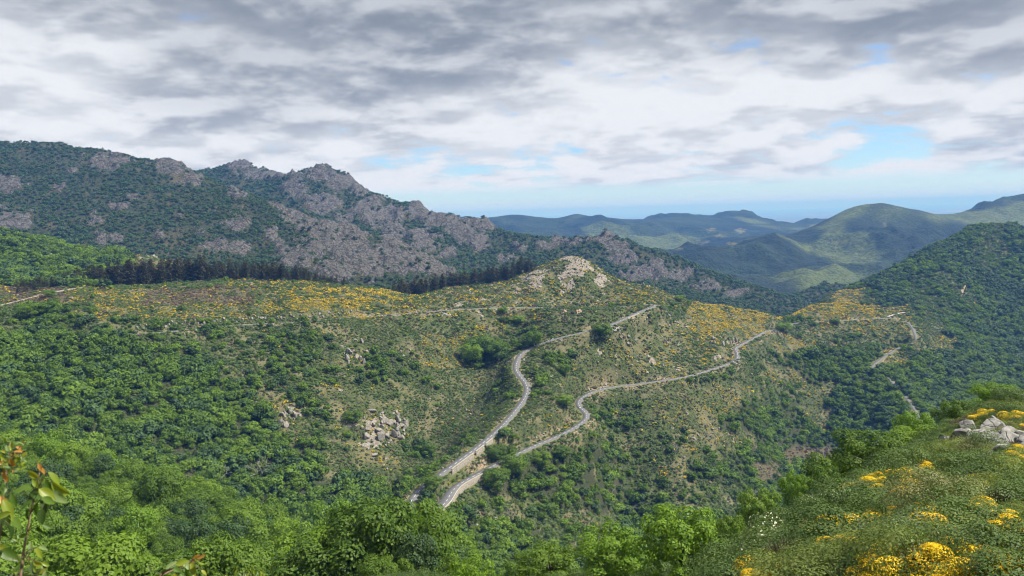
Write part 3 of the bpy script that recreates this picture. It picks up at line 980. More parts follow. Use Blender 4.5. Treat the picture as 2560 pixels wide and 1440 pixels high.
def joinv(parts):
    Vs, Fs, off_ = [], [], 0
    for V, Fc in parts:
        Vs.append(V)
        Fs.append(Fc + off_)
        off_ += len(V)
    return np.concatenate(Vs), np.concatenate(Fs)


def trunk_geo(r, Ht, R, cen, rt=0.05):
    parts = [tube([(0, 0, -0.06 * Ht), (0.02 * R, 0, 0.2 * Ht), (0.05 * R, 0.03 * R, 0.45 * Ht), (0.0, 0.05 * R, 0.75 * Ht)], [rt * R * 1.3, rt * R, rt * R * 0.7, rt * R * 0.25])]
    for c in cen[:: max(1, len(cen) // 7)]:
        s = np.array([0.03 * R, 0.01 * R, (0.22 + 0.25 * r.rand()) * Ht])
        parts.append(tube([s, (s + c) / 2 + [0, 0, 0.05 * Ht], c], [rt * R * 0.55, rt * R * 0.33, rt * R * 0.1], 4))
    return joinv(parts)


def raw(name, V, Fc, mats, midx=None):
    """A mesh datablock wrapped in an unlinked object."""
    o = link(name, V, Fc, mats=mats, midx=midx)
    COL.objects.unlink(o)
    return o


PROTO = {}


def tree_proto(key, n, mt, lobes, leaves, size, asp, trunk=MAT_BARK, up=0.35, lob=1.0):
    PROTO[key] = []
    for k in range(n):
        r = np.random.RandomState(hash_(key) + k)
        Ht = asp * (0.9 + 0.3 * r.rand())
        V, Fc, cen, rl = crown_geo(r, 1.0, Ht * 0.86, Ht * 0.14, lobes + k % 3, leaves, size, up=up, lob=lob)
        Vt, Ft = trunk_geo(r, Ht, 1.0, cen)
        PROTO[key].append((raw('crown', V, Fc, [mt]), raw('trunk', Vt, Ft, [trunk])))


def hash_(s):
    return sum(ord(c) * (i + 3) for i, c in enumerate(s)) % 9973


tree_proto('wood', 5, L_WOOD, 22, 6500, 0.078, 1.7, lob=0.70)
tree_proto('oaknear', 3, L_OAK, 20, 5500, 0.08, 1.5, lob=0.74)
tree_proto('woodfar', 5, L_WOOD, 12, 640, 0.24, 1.5, lob=0.85)
tree_proto('oak', 4, L_OAK, 10, 420, 0.30, 1.5)
tree_proto('oakfar', 3, L_OAK, 7, 150, 0.46, 1.35)
tree_proto('bright', 4, L_BRIGHT, 42, 9500, 0.060, 1.7, lob=0.47)
tree_proto('green', 3, L_WOOD, 38, 8500, 0.062, 1.6, lob=0.50)
tree_proto('brightfar', 2, L_BRIGHT, 18, 5000, 0.085, 1.8, lob=0.8)


def conifer(r, leaves, mt, tiers=13, bare=0.22, spread=0.24):
    """Unit-high conifer: trunk with tiers of drooping needle boughs."""
    Ps, Ns = [], []
    br = []
    for t in range(tiers):
        z = bare + (1 - bare) * (t + 0.4 * r.rand()) / tiers
        rr = spread * (1 - z) ** 0.55 * (0.8 + 0.45 * r.rand()) + 0.015
        if z < bare + 0.15:
            rr *= 0.75
        for b in range(6):
            a = r.rand() * 6.283
            m = max(2, int(leaves / tiers / 6))
            s = r.rand(m) ** 0.7
            sp = 0.10 * s * rr * 3
            Ps.append(np.c_[np.cos(a) * s * rr + r.normal(size=m) * sp * .35, np.sin(a) * s * rr + r.normal(size=m) * sp * .35, z - 0.16 * s * rr + r.normal(size=m) * 0.006])
            Ns.append(np.c_[r.normal(size=m) * .5, r.normal(size=m) * .5, np.ones(m)])
            br.append(tube([(0, 0, z), (np.cos(a) * rr * .9, np.sin(a) * rr * .9, z - 0.12 * rr)], [0.004, 0.0015], 3))
    P, N = np.concatenate(Ps), unit(np.concatenate(Ns))
    V, Fc = cards(P, N, 0.048 * (0.6 + 0.8 * r.rand(len(P))), 0.5, r)
    Vt, Ft = joinv([tube([(0, 0, -0.04), (0, 0, 0.5), (0, 0, 0.98)], [0.014, 0.009, 0.002], 6)] + br[::2])
    return raw('crown', V, Fc, [mt]), raw('trunk', Vt, Ft, [MAT_BARK])


PROTO['pine'] = [conifer(np.random.RandomState(50 + k), 2600, L_PINE, 15, 0.10 + 0.05 * k, 0.25) for k in range(4)]
PROTO['fir'] = [conifer(np.random.RandomState(60 + k), 2600, L_FIR, 18, 0.04, 0.32) for k in range(2)]


def blade_bush(r, n, h, R, width, lean=0.9, bend=0.35):
    """Upright whippy stems: thin bent blades fanning out of a base."""
    a = r.rand(n) * 6.283
    b0 = np.sqrt(r.rand(n)) * R * 0.55
    base = np.c_[b0 * np.cos(a), b0 * np.sin(a), np.zeros(n)]
    out = np.c_[np.cos(a + r.normal(size=n) * .5), np.sin(a + r.normal(size=n) * .5), np.zeros(n)]
    L = h * (0.55 + 0.5 * r.rand(n)) * (1 - 0.45 * (b0 / R) ** 2)
    tip = base + out * (b0[:, None] * 0.7 + R * 0.22 * r.rand(n)[:, None]) * lean + np.c_[np.zeros(n), np.zeros(n), L]
    mid = (base + tip) / 2 + np.c_[np.zeros(n), np.zeros(n), L * 0.12]
    wv = unit(np.cross(tip - base, r.normal(size=(n, 3)))) * width
    V = np.stack([base, mid - wv, tip, mid + wv], 1).reshape(-1, 3)
    return V, np.arange(4 * n).reshape(-1, 4), tip, unit(tip - base)


def bush(key, k, n, h, R, width, mt, flowers=0, fmat=None, fsize=0.05, top=0.0, leafy=0):
    r = np.random.RandomState(hash_(key) + k)
    # several humps make an uneven outline
    parts, tips = [], []
    for _ in range(4):
        cx, cy_ = r.normal(size=2) * R * 0.42
        s = 0.65 + 0.45 * r.rand()
        V, Fc, tip, d = blade_bush(r, n // 4, h * s, R * 0.72, width)
        V = V + [cx, cy_, 0]
        parts.append((V, Fc))
        tips.append(np.c_[tip + [cx, cy_, 0]])
    if leafy:
        V, Fc, _, _ = crown_geo(r, R * 0.95, h * 0.95, 0.0, 9, leafy, 0.10, 0.8, 0.5)
        parts.append((V, Fc))
    V, Fc = joinv(parts)
    mi = np.zeros(len(Fc), int)
    mats = [mt]
    if flowers:
        T = np.concatenate(tips)
        T = T[T[:, 2] > np.quantile(T[:, 2], top)]
        patch = np.sin(T[:, 0] * 5.1 / R + k) + np.sin(T[:, 1] * 4.3 / R + 2 * k)
        T = T[patch > -0.6]
        P = T[r.choice(len(T), flowers)] + r.normal(size=(flowers, 3)) * [0.05 * R, 0.05 * R, 0.06 * h] - [0, 0, 0.02 * h]
        Vf, Ff = cards(P, unit(r.normal(size=(flowers, 3)) + [0, 0, .6]), fsize * (0.6 + 0.8 * r.rand(flowers)), 0.8, r)
        V, Fc = joinv([(V, Fc), (Vf, Ff)])
        mi = np.r_[mi, np.ones(flowers, int)]
        mats.append(fmat)
    PROTO.setdefault(key, []).append(raw(key, V, Fc, mats, mi))


# far scrub (a pixel or two each), then the near heath
for k in range(3):
    r = np.random.RandomState(500 + k)
    V, Fc, _, _ = crown_geo(r, 1.0, 0.95, -0.1, 6, 130, 0.42, 0.8, 0.5)
    PROTO.setdefault('scrub', []).append(raw('scrub', V, Fc, [L_SHRUB]))
    PROTO.setdefault('brown', []).append(raw('brown', V, Fc, [L_BROWN]))
    r = np.random.RandomState(540 + k)
    V2, F2, _, _ = crown_geo(r, 1.0, 0.95, -0.1, 6, 110, 0.42, 0.8, 0.5)
    zc_ = V2.reshape(-1, 4, 3).mean(1)
    mi = ((zc_[:, 2] > 0.22) & (r.rand(len(zc_)) < 0.50)).astype(int)
    PROTO.setdefault('broomfar', []).append(raw('broomfar', V2, F2, [L_SHRUB, L_YELL], mi))
def mound(key, k, n, h, R, size, mt, mats2=None, share=0.0, blades=0, nf=3200):
    """Low rounded hummock of many tiny leaf faces."""
    r = np.random.RandomState(hash_(key) + 7 * k)
    V, Fc, cen, rl = crown_geo(r, R, h, -0.12 * h, 13, n, size, 0.9, 0.7)
    mi = np.zeros(len(Fc), int)
    mats = [mt]
    if mats2:
        c = V.reshape(-1, 4, 3).mean(1)
        li = np.argmin(np.linalg.norm(c[:, None] - cen[None], axis=2), 1)
        mi = (r.rand(len(c)) < 0.04).astype(int)
        mats.append(mats2)
    if mats2:
        fl = r.rand(len(cen)) < share
        fl[np.argmax(cen[:, 2])] = True
        m_ = nf
        lf = r.choice(np.where(fl)[0], m_)
        dd = unit(r.normal(size=(m_, 3)) + [0, 0, 0.9])
        Pf = cen[lf] + dd * (rl[lf] * 0.95)[:, None] * [1, 1, 0.75 * h / R]
        Vf, Ff = cards(Pf, unit(dd + r.normal(size=(m_, 3)) * .5), 0.050 * (0.6 + 0.8 * r.rand(m_)), 0.8, r)
        V, Fc = joinv([(V, Fc), (Vf, Ff)])
        mi = np.r_[mi, np.ones(m_, int)]
    if blades:
        Vb, Fb, _, _ = blade_bush(r, blades, h * 1.08, R * 0.8, 0.006)
        V, Fc = joinv([(V, Fc), (Vb, Fb)])
        mi = np.r_[mi, np.zeros(len(Fb), int)]
    PROTO.setdefault(key, []).append(raw(key, V, Fc, mats, mi))


for k in range(4):
    mound('broom', k, 5200, 0.85, 0.85, 0.042, L_HEATH, L_YELL, 0.5, 420, 2400)
for k in range(3):
    mound('heathbush', k, 3600, 0.62, 0.85, 0.055, L_HEATH, None, 0, 260)
    mound('scrubbush', k, 3000, 0.85, 0.85, 0.07, L_SHRUB, None, 0, 120)
    bush('drybush', k, 700, 0.55, 0.6, 0.006, L_BROWN)
    mound('tuft', k, 200, 0.36, 0.5, 0.15, L_HEATH, None, 0, 110)
mound('tuft', 3, 160, 0.30, 0.5, 0.14, L_BROWN, None, 0, 120)
mound('tuft', 4, 230, 0.38, 0.5, 0.17, L_SHRUB, None, 0, 30)
mound('silver', 0, 4200, 0.7, 0.9, 0.050, L_FERN, None, 0, 200)
mound('pale', 0, 6500, 1.0, 0.9, 0.042, L_PALE, None, 0, 300)
mound('haw', 0, 4200, 1.0, 0.9, 0.055, L_SHRUB, L_WHITE, 0.4, 60, 240)


# ------------------------------------------------------------------ scattering
def visible(P, lift=3.0):
    """Sight line from the camera over the valley ground."""
    P = np.asarray(P, float)
    ok_ = np.ones(len(P), bool)
    for t in np.linspace(0.10, 0.985, 70):
        ok_ &= ~((hz(P[:, 0] * t, P[:, 1] * t) > (P[:, 2] + lift) * t) & (P[:, 1] * t > 14))
    return ok_


def jgrid(cell, x0, x1, y0, y1, seed):
    r = np.random.RandomState(seed)
    X, Y = np.meshgrid(np.arange(x0, x1, cell), np.arange(y0, y1, cell))
    X = X + (r.rand(*X.shape) - .5) * cell * 0.95
    Y = Y + (r.rand(*X.shape) - .5) * cell * 0.95
    return X.ravel(), Y.ravel(), r


def stuff(name, protos, P, S, idx, label, cat, rot=None, zs=None):
    """One object: points carrying instances of the given meshes (geometry nodes)."""
    me = bpy.data.meshes.new(name)
    me.vertices.add(len(P))
    me.vertices.foreach_set('co', np.asarray(P, np.float32).ravel())
    for nm, ty, v in (('s', 'FLOAT_VECTOR', np.c_[S * (0.78 + 0.5 * np.random.RandomState(len(P) + 1).rand(len(P))), S, np.asarray(S) * (1 if zs is None else zs)]), ('r', 'FLOAT', rot if rot is not None else np.random.RandomState(len(P)).rand(len(P)) * 6.283), ('k', 'INT', idx)):
        a = me.attributes.new(nm, ty, 'POINT')
        a.data.foreach_set('vector' if ty == 'FLOAT_VECTOR' else 'value', np.asarray(v, np.int32 if ty == 'INT' else np.float32).ravel())
    o = bpy.data.objects.new(name, me)
    COL.objects.link(o)
    pc = bpy.data.collections.new('kinds_of_' + name)
    for k_, q in enumerate(protos):
        c = q.copy()
        c.name = 'kind_%02d_%s' % (k_, name)
        pc.objects.link(c)
    ng = bpy.data.node_groups.new(name, 'GeometryNodeTree')
    ng.interface.new_socket('Geometry', in_out='INPUT', socket_type='NodeSocketGeometry')
    ng.interface.new_socket('Geometry', in_out='OUTPUT', socket_type='NodeSocketGeometry')
    N = ng.nodes.new
    gi, go, ip, ci = N('NodeGroupInput'), N('NodeGroupOutput'), N('GeometryNodeInstanceOnPoints'), N('GeometryNodeCollectionInfo')
    ci.inputs[0].default_value = pc
    ci.inputs[1].default_value = True
    ci.inputs[2].default_value = True
    ip.inputs['Pick Instance'].default_value = True
    Lk = ng.links.new

    def na(nm, ty):
        a = N('GeometryNodeInputNamedAttribute')
        a.data_type = ty
        a.inputs[0].default_value = nm
        return a.outputs[0]
    cx = N('ShaderNodeCombineXYZ')
    Lk(na('r', 'FLOAT'), cx.inputs[2])
    Lk(gi.outputs[0], ip.inputs['Points'])
    Lk(ci.outputs[0], ip.inputs['Instance'])
    Lk(na('k', 'INT'), ip.inputs['Instance Index'])
    Lk(cx.outputs[0], ip.inputs['Rotation'])
    Lk(na('s', 'FLOAT_VECTOR'), ip.inputs['Scale'])
    Lk(ip.outputs[0], go.inputs[0])
    md = o.modifiers.new('scatter', 'NODES')
    md.node_group = ng
    tag(o, label, cat, None, 'stuff')
    return o


def merged(pairs):
    """Crown and trunk of a tree prototype as one mesh, for scattering."""
    out = []
    for c, t in pairs:
        vs, fs, mi = [], [], []
        off_ = 0
        for k_, o in enumerate((c, t)):
            n = len(o.data.vertices)
            v = np.empty(n * 3, np.float32)
            o.data.vertices.foreach_get('co', v)
            f_ = np.empty(len(o.data.polygons) * 4, np.int32)
            o.data.loops.foreach_get('vertex_index', f_)
            vs.append(v.reshape(-1, 3))
            fs.append(f_.reshape(-1, 4) + off_)
            mi.append(np.full(len(fs[-1]), k_))
            off_ += n
        out.append(raw('tree', np.concatenate(vs), np.concatenate(fs), [c.data.materials[0], t.data.materials[0]], np.concatenate(mi)))
    return out


def place(pair, name, loc, s, rot, label, cat, group=None, zs=1.0):
    e = bpy.data.objects.new(name, None)
    COL.objects.link(e)
    e.location = tuple(map(float, loc))
    e.rotation_euler = (0, 0, rot)
    e.scale = (s, s, s * zs)
    e.empty_display_size = 0.2
    for q in pair:
        c = q.copy()
        c.name = q.name.split('.')[0]
        COL.objects.link(c)
        c.parent = e
    return tag(e, label, cat, group)


def on(px, py, D):
    p = at(px, py, D)
    return np.array([p[0], p[1], float(hz(p[0], p[1]))])


def hit(px, py, d0=12.0, d1=2700.0, lift=0.0):
    """Ground point met by the sight line through a photo pixel."""
    t = np.geomspace(d0, d1, 900)
    d = FWD + (px - 1280) / F * CR + (720 - py) / F * CU
    P = d[None] * (t / d[1])[:, None]
    b = hz(P[:, 0], P[:, 1]) + lift > P[:, 2]
    k = int(np.argmax(b)) if b.any() else len(t) - 1
    p = P[k]
    return np.array([p[0], p[1], float(hz(p[0], p[1]))])


def on_heath(x, y):
    return (x > np.interp(y, [0, 16, 31, 48, 60, 75, 100, 130, 150], [2, 5, 9, 19, 29, 39, 55, 74, 90])) & (y < 150)


# woods and scattered trees of the valley
X, Y, r = jgrid(6.9, -1200, 1780, 55, 2500, 11)
Z = hz(X, Y)
px, py, dep = to_px(np.c_[X, Y, Z])
cl_ = cover(X, Y, Z)
pr = np.array([0.97, 0.42, 0.045, 0.02, 0.035, 0.03, 0.02, 0.01, 0.95])[cl_]
big = fbm(X, Y, 70, 3, 401)
pr = np.where(cl_ == 1, np.clip(pr + 1.1 * big, 0.05, 0.95), pr)
pr = np.where(np.isin(cl_, (2, 4)), np.clip(pr + 1.3 * (big - 0.22), pr, 0.8), pr)
ri = np.clip(np.searchsorted(gx, X), 0, len(gx) - 1), np.clip(np.searchsorted(gy, Y), 0, len(gy) - 1)
rd = RD[ri[1], ri[0]]
spur = on_heath(X, Y)
sz = np.array([4.9, 3.8, 2.8, 1.8, 2.2, 1.8, 1.5, 1.3, 4.4])[cl_] * (0.48 + 1.05 * r.rand(len(X)) ** 1.25)
nw = (cl_ == 0) & (dep < 450)
sz = sz * (1 + 0.6 * fbm(X, Y, 45, 2, 441))
sz = np.where(nw, sz * 1.22, sz)
sz = np.where((px > 1150) & (dep < 420), sz * 0.55, sz)
sz = np.where((cl_ == 0) & (dep >= 450) & (px < 1150), sz * 1.18, sz)
pr = np.where(nw, 0.64, pr)
sel = (r.rand(len(X)) < pr) & (px > -260) & (px < 2830) & (py < 1640) & (rd > np.where(px > 2150, 3.4 + 0.45 * sz, 4.5 + 0.75 * sz)) & ~spur & (dep > 130)
sel &= ~((dep < 165) & (px > 1150))
# keep the sight lines to the roads mostly open, as they are in the photo
rp = [to_px(q) for q in (R_up[to_px(R_up)[0] > 820], R_low, R_left)]
rx_, ry_, rz_ = (np.concatenate([q[k_] for q in rp]) for k_ in range(3))
for i in np.where(sel & (rd < 60))[0]:
    wpx, hpx = sz[i] * 0.8 * F / dep[i], sz[i] * 1.5 * F / dep[i]
    if ((np.abs(rx_ - px[i]) < wpx) & (ry_ < py[i]) & (ry_ > py[i] - hpx) & (rz_ > dep[i])).any() and r.rand() < 0.93:
        sel[i] = False
X, Y, Z, sz, cl_, dep, px, py = (a[sel] for a in (X, Y, Z, sz, cl_, dep, px, py))
vis = visible(np.c_[X, Y, Z], 9.0)
X, Y, Z, sz, cl_, dep, px, py = (a[vis] for a in (X, Y, Z, sz, cl_, dep, px, py))
print('valley trees', len(X))
ins = (px > -20) & (px < 2580) & (py < 1520) & (cl_ != 8)
order = np.argsort(-(sz / dep) * ins)
ind = np.zeros(len(X), bool)
ind[order[:300]] = True
ind &= ins
def where3(v, lim, words):
    return words[sum(v > q for q in lim)]


tr = np.random.RandomState(3)
for i in np.where(ind)[0]:
    lr = where3(px[i], (260, 560, 860, 1150), ['at the far left', 'left of the bottom twig', 'right of the bottom twig', 'around the lime green trees', 'below the hairpin bend'])
    ud = where3(py[i], (1190, 1300, 1400), ['top fringe', 'upper part', 'lower part', 'bottom edge'])
    lb, gr = 'leafy green tree in the %s of the near wood, %s' % (ud, lr), 'near wood trees, %s %s' % (ud, lr)
    u_ = tr.rand()
    pr_ = PROTO['brightfar'][tr.randint(2)] if u_ < 0.05 else (PROTO['oaknear'][tr.randint(3)] if u_ < 0.22 else PROTO['wood'][tr.randint(5)])
    wd_ = 'dark green tree' if 0.05 <= u_ < 0.22 else ('bright yellow-green tree' if u_ < 0.05 else 'leafy green tree')
    e_ = place(pr_, 'broadleaf_tree', (X[i], Y[i], Z[i] - 0.3), sz[i], tr.rand() * 6.28, lb.replace('leafy green tree', wd_), 'tree', wd_ + 's of the ' + gr, 0.8 + 0.5 * tr.rand())
    e_.scale.x *= 0.8 + 0.45 * tr.rand()
WF, OK_, OF = merged(PROTO['woodfar']), merged(PROTO['oak']), merged(PROTO['oakfar'])
W5 = merged(PROTO['wood']) + merged(PROTO['oaknear'])
a = ~ind & (cl_ != 8) & (dep < 520)
stuff('woodland', W5, np.c_[X, Y, Z - 0.3][a], sz[a], np.where(tr.rand(a.sum()) < 0.2, 5 + tr.randint(0, 3, a.sum()), tr.randint(0, 5, a.sum())), 'remaining trees of the near green woods', 'woodland', zs=0.8 + 0.5 * tr.rand(a.sum()))
a = ~ind & (cl_ != 8) & (dep >= 520)
kk = np.where(tr.rand(a.sum()) < 0.2, 5 + tr.randint(0, 4, a.sum()), tr.randint(0, 5, a.sum()))
stuff('woodland', WF + OK_, np.c_[X, Y, Z - 0.3][a], sz[a], kk, 'green trees dotted over the middle valley slopes', 'woodland', zs=0.8 + 0.3 * tr.rand(a.sum()))
a = cl_ == 8
kk = np.where(tr.rand(a.sum()) < 0.5 + 1.2 * fbm(X[a], Y[a], 140, 3, 433), 4 + tr.randint(0, 4, a.sum()), tr.randint(0, 4, a.sum()))
stuff('woodland', OK_ + WF, np.c_[X, Y, Z - 0.3][a], sz[a] * 1.15, kk, 'dark green woods covering the hill on the right', 'woodland', zs=0.8 + 0.3 * tr.rand(a.sum()))

# scrub and broom of the slopes
for nm, cell, y0, y1, sd in (('near', 1.9, 130, 1000, 21), ('far', 2.7, 1000, 2300, 22)):
    X, Y, r = jgrid(cell, -900, 1500, y0, y1, sd)
    Z = hz(X, Y)
    px, py, dep = to_px(np.c_[X, Y, Z])
    m_ = (px > -60) & (px < 2620) & (py < 1500)
    X, Y, Z = X[m_], Y[m_], Z[m_]
    cl_ = cover(X, Y, Z)
    ri = np.clip(np.searchsorted(gx, X), 0, len(gx) - 1), np.clip(np.searchsorted(gy, Y), 0, len(gy) - 1)
    rd, rkm = RD[ri[1], ri[0]], rockm[ri[1], ri[0]]
    pr = np.array([0.25, 0.9, 1.0, 0.8, 0.9, 0.72, 0.5, 0.75, 0.12])[cl_] * (1 - 0.75 * rkm)
    patch = fbm(X, Y, 28, 4, 411, 0.6)
    spur = on_heath(X, Y)
    sel = (r.rand(len(X)) < pr * np.clip(0.85 + 1.5 * fbm(X, Y, 20, 4, 415, 0.6), 0.08, 1.2)) & (rd > 5.2) & ~spur
    X, Y, Z, cl_, patch = X[sel], Y[sel], Z[sel], cl_[sel], patch[sel]
    vis = visible(np.c_[X, Y, Z], 4.0)
    X, Y, Z, cl_, patch = X[vis], Y[vis], Z[vis], cl_[vis], patch[vis]
    bp = np.array([0.0, 0.01, 0.02, 0.80, 0.30, 0.18, 0.16, 0.10, 0.0])[cl_]
    bp = np.clip(bp * (0.9 + 3.2 * patch), 0, 0.95)
    hp = np.clip(np.array([0.05, 0.08, 0.12, 0.10, 0.12, 0.20, 0.18, 0.7, 0.05])[cl_] * (1 + 3.0 * fbm(X, Y, 34, 3, 419)), 0, 0.9)
    u = r.rand(len(X))
    kk = np.where(u < bp, 6 + r.randint(0, 3, len(X)), np.where(u < bp + hp, 3 + r.randint(0, 3, len(X)), r.randint(0, 3, len(X))))
    S = cell * 0.56 * (0.42 + 1.5 * r.rand(len(X)) ** 2.2) * np.where(cl_ == 1, 1.25, 1.0) * (1 + 0.5 * patch)
    print('scrub', nm, len(X))
    stuff('scrub', PROTO['scrub'] + PROTO['brown'] + PROTO['broomfar'], np.c_[X, Y, Z], S, kk,
          'low scrub and flowering broom on the %s' % ('nearer valley slopes' if nm == 'near' else 'ridge and farther slopes'), 'scrub', zs=0.75 + 0.4 * r.rand(len(X)))

# small broom between, where it grows in sheets of yellow
X, Y, r = jgrid(2.0, -900, 1250, 600, 1800, 23)
Z = hz(X, Y)
px, py, dep = to_px(np.c_[X, Y, Z])
cl_ = cover(X, Y, Z)
ri = np.clip(np.searchsorted(gx, X), 0, len(gx) - 1), np.clip(np.searchsorted(gy, Y), 0, len(gy) - 1)
bp = np.array([0, 0, 0.01, 0.50, 0.20, 0.12, 0.10, 0.04, 0])[cl_] * (0.7 + 3.0 * fbm(X, Y, 28, 4, 411, 0.6))
sel = (r.rand(len(X)) < bp) & (px > -40) & (px < 2600) & (RD[ri[1], ri[0]] > 5.5)
X, Y, Z = X[sel], Y[sel], Z[sel]
v_ = visible(np.c_[X, Y, Z], 3)
X, Y, Z = X[v_], Y[v_], Z[v_]
print('small broom', len(X))
stuff('broom_cover', PROTO['broomfar'], np.c_[X, Y, Z - 0.15], 0.45 + 0.55 * r.rand(len(X)), r.randint(0, 3, len(X)), 'sheets of low yellow broom on the ridge and spurs', 'broom', zs=0.6 + 0.4 * r.rand(len(X)))

# holm oaks on the two mountains
for (x, y, X0, Y0, Z0, rock), cell, sd, nm, lb in ((MT[0], 9.5, 31, 'mountain', 'dark oak woods covering the left mountain'), (MT[1], 12.0, 32, 'ridge', 'dark oak scrub on the rocky peak and ridge')):
    X, Y, r = jgrid(cell, x[0], x[-1], y[0], y[-1], sd)
    i = np.clip(np.round((X - x[0]) / (x[1] - x[0])).astype(int), 0, len(x) - 1)
    j = np.clip(np.round((Y - y[0]) / (y[1] - y[0])).astype(int), 0, len(y) - 1)
    Z, rk_ = Z0[j, i], rock[j, i]
    px, py, dep = to_px(np.c_[X, Y, Z])
    sel = (px > -40) & (px < 2600) & (py > 330) & (py < 800) & (r.rand(len(X)) < (1.0 - 0.92 * sstep(rk_, 0.2, 0.6)) * np.clip(0.75 + 0.9 * fbm(X, Y, 110, 3, sd + 5), 0.15, 1))
    X, Y, Z = X[sel], Y[sel], Z[sel]
    print('mountain trees', len(X))
    stuff('oak_woods', OF, np.c_[X, Y, Z - 0.5], cell * 0.46 * (0.6 + 0.7 * r.rand(len(X))), r.randint(0, 3, len(X)), lb, 'woodland', zs=0.8 + 0.3 * r.rand(len(X)))
# ------------------------------------------------------------------ rocks
g = mat('granite')
p = posn(g)
n1, n2, n3 = g.noise(p, 0.7, 5, 0.65), g.noise(p, 4.0, 5, 0.65), g.n('ShaderNodeObjectInfo', {}, 5)
c_ = g.mix(g.sm(n1, 0.3, 0.7), (0.115, 0.11, 0.10), (0.29, 0.275, 0.25))
c_ = g.mix(g.sm(n2, 0.56, 0.72), c_, (0.09, 0.087, 0.08))
c_ = g.mix(g.m('MULTIPLY', n3, 0.22), c_, (0.27, 0.23, 0.175))
MAT_ROCK = done(g, c_, n2, 0.6, 0.12)
g = mat('near_granite')
p = posn(g)
n1, n2 = g.noise(p, 1.3, 6, 0.65), g.noise(p, 9.0, 6, 0.7)
ck = g.n('ShaderNodeTexVoronoi', {'Vector': g.vm('ADD', p, g.vm('MULTIPLY', g.noise(p, 1.6, 3, 0.6, 0.0, 1), (0.5, 0.5, 0.5))), 'Scale': 0.9}, 0, feature='DISTANCE_TO_EDGE')
c_ = g.mix(g.sm(n1, 0.32, 0.66), (0.12, 0.117, 0.11), (0.315, 0.307, 0.288))
c_ = g.mix(g.sm(n2, 0.52, 0.70), c_, (0.12, 0.118, 0.11))
c_ = g.mix(g.m('MULTIPLY', g.sm(n1, 0.56, 0.70), 0.35), c_, (0.28, 0.24, 0.12))
c_ = g.mix(g.sm(ck, 0.0, 0.035), (0.05, 0.048, 0.045), c_)
MAT_ROCKN = done(g, c_, g.m('ADD', g.m('MULTIPLY', n2, 0.5), g.sm(ck, 0.0, 0.05)), 0.9, 0.06)


def icosphere(sub):
    t = (1 + 5 ** .5) / 2
    V = [(-1, t, 0), (1, t, 0), (-1, -t, 0), (1, -t, 0), (0, -1, t), (0, 1, t), (0, -1, -t), (0, 1, -t), (t, 0, -1), (t, 0, 1), (-t, 0, -1), (-t, 0, 1)]
    Fc = [(0, 11, 5), (0, 5, 1), (0, 1, 7), (0, 7, 10), (0, 10, 11), (1, 5, 9), (5, 11, 4), (11, 10, 2), (10, 7, 6), (7, 1, 8), (3, 9, 4), (3, 4, 2), (3, 2, 6), (3, 6, 8), (3, 8, 9), (4, 9, 5), (2, 4, 11), (6, 2, 10), (8, 6, 7), (9, 8, 1)]
    V = [np.array(v, float) / np.linalg.norm(v) for v in V]
    for _ in range(sub):
        cache, out = {}, []

        def mid(a, b):
            k_ = (min(a, b), max(a, b))
            if k_ not in cache:
                V.append(unit(V[a] + V[b]))
                cache[k_] = len(V) - 1
            return cache[k_]
        for a, b, c in Fc:
            ab, bc, ca = mid(a, b), mid(b, c), mid(c, a)
            out += [(a, ab, ca), (b, bc, ab), (c, ca, bc), (ab, bc, ca)]
        Fc = out
    return np.array(V), np.array(Fc)


def boulder(seed, sub=2, cuts=11, rough=0.03):
    r = np.random.RandomState(seed)
    V, Fc = icosphere(sub)
    V = V * 1.25
    for _ in range(cuts):
        nrm = unit(r.normal(size=3) * [1, 1, 0.9])
        d = 0.62 + 0.26 * r.rand()
        h = V @ nrm - d
        V = V - np.outer(np.maximum(h, 0), nrm)
    V = V + r.normal(size=V.shape) * rough
    return V, Fc


PROTO['boulder'] = [raw('boulder', *boulder(900 + k), [MAT_ROCK]) for k in range(8)]


def worn_boulder(seed):
    """Joint-bounded granite block with its edges rounded by weather."""
    r = np.random.RandomState(seed)
    V, Fc = icosphere(4)
    V = V * 1.35
    for _ in range(15):
        nrm = unit(r.normal(size=3))
        V = V - np.outer(np.maximum(V @ nrm - (0.60 + 0.34 * r.rand()), 0), nrm)
    E = np.concatenate([Fc[:, [0, 1]], Fc[:, [1, 2]], Fc[:, [2, 0]]])
    for _ in range(1):
        S_, n_ = np.zeros_like(V), np.zeros(len(V))
        np.add.at(S_, E[:, 0], V[E[:, 1]])
        np.add.at(n_, E[:, 0], 1)
        V = 0.4 * V + 0.6 * S_ / n_[:, None]
    q = fbm(V[:, 0] * 1.3 + V[:, 2], V[:, 1] * 1.3 - V[:, 2] + seed, 0.8, 4, seed)
    return V * (1 + 0.07 * q)[:, None], Fc


PROTO['fineboulder'] = [raw('boulder', *worn_boulder(940 + k), [MAT_ROCKN]) for k in range(6)]
PROTO['stone'] = [raw('stone', *boulder(970 + k, 1, 7, 0.05), [MAT_ROCK]) for k in range(4)]


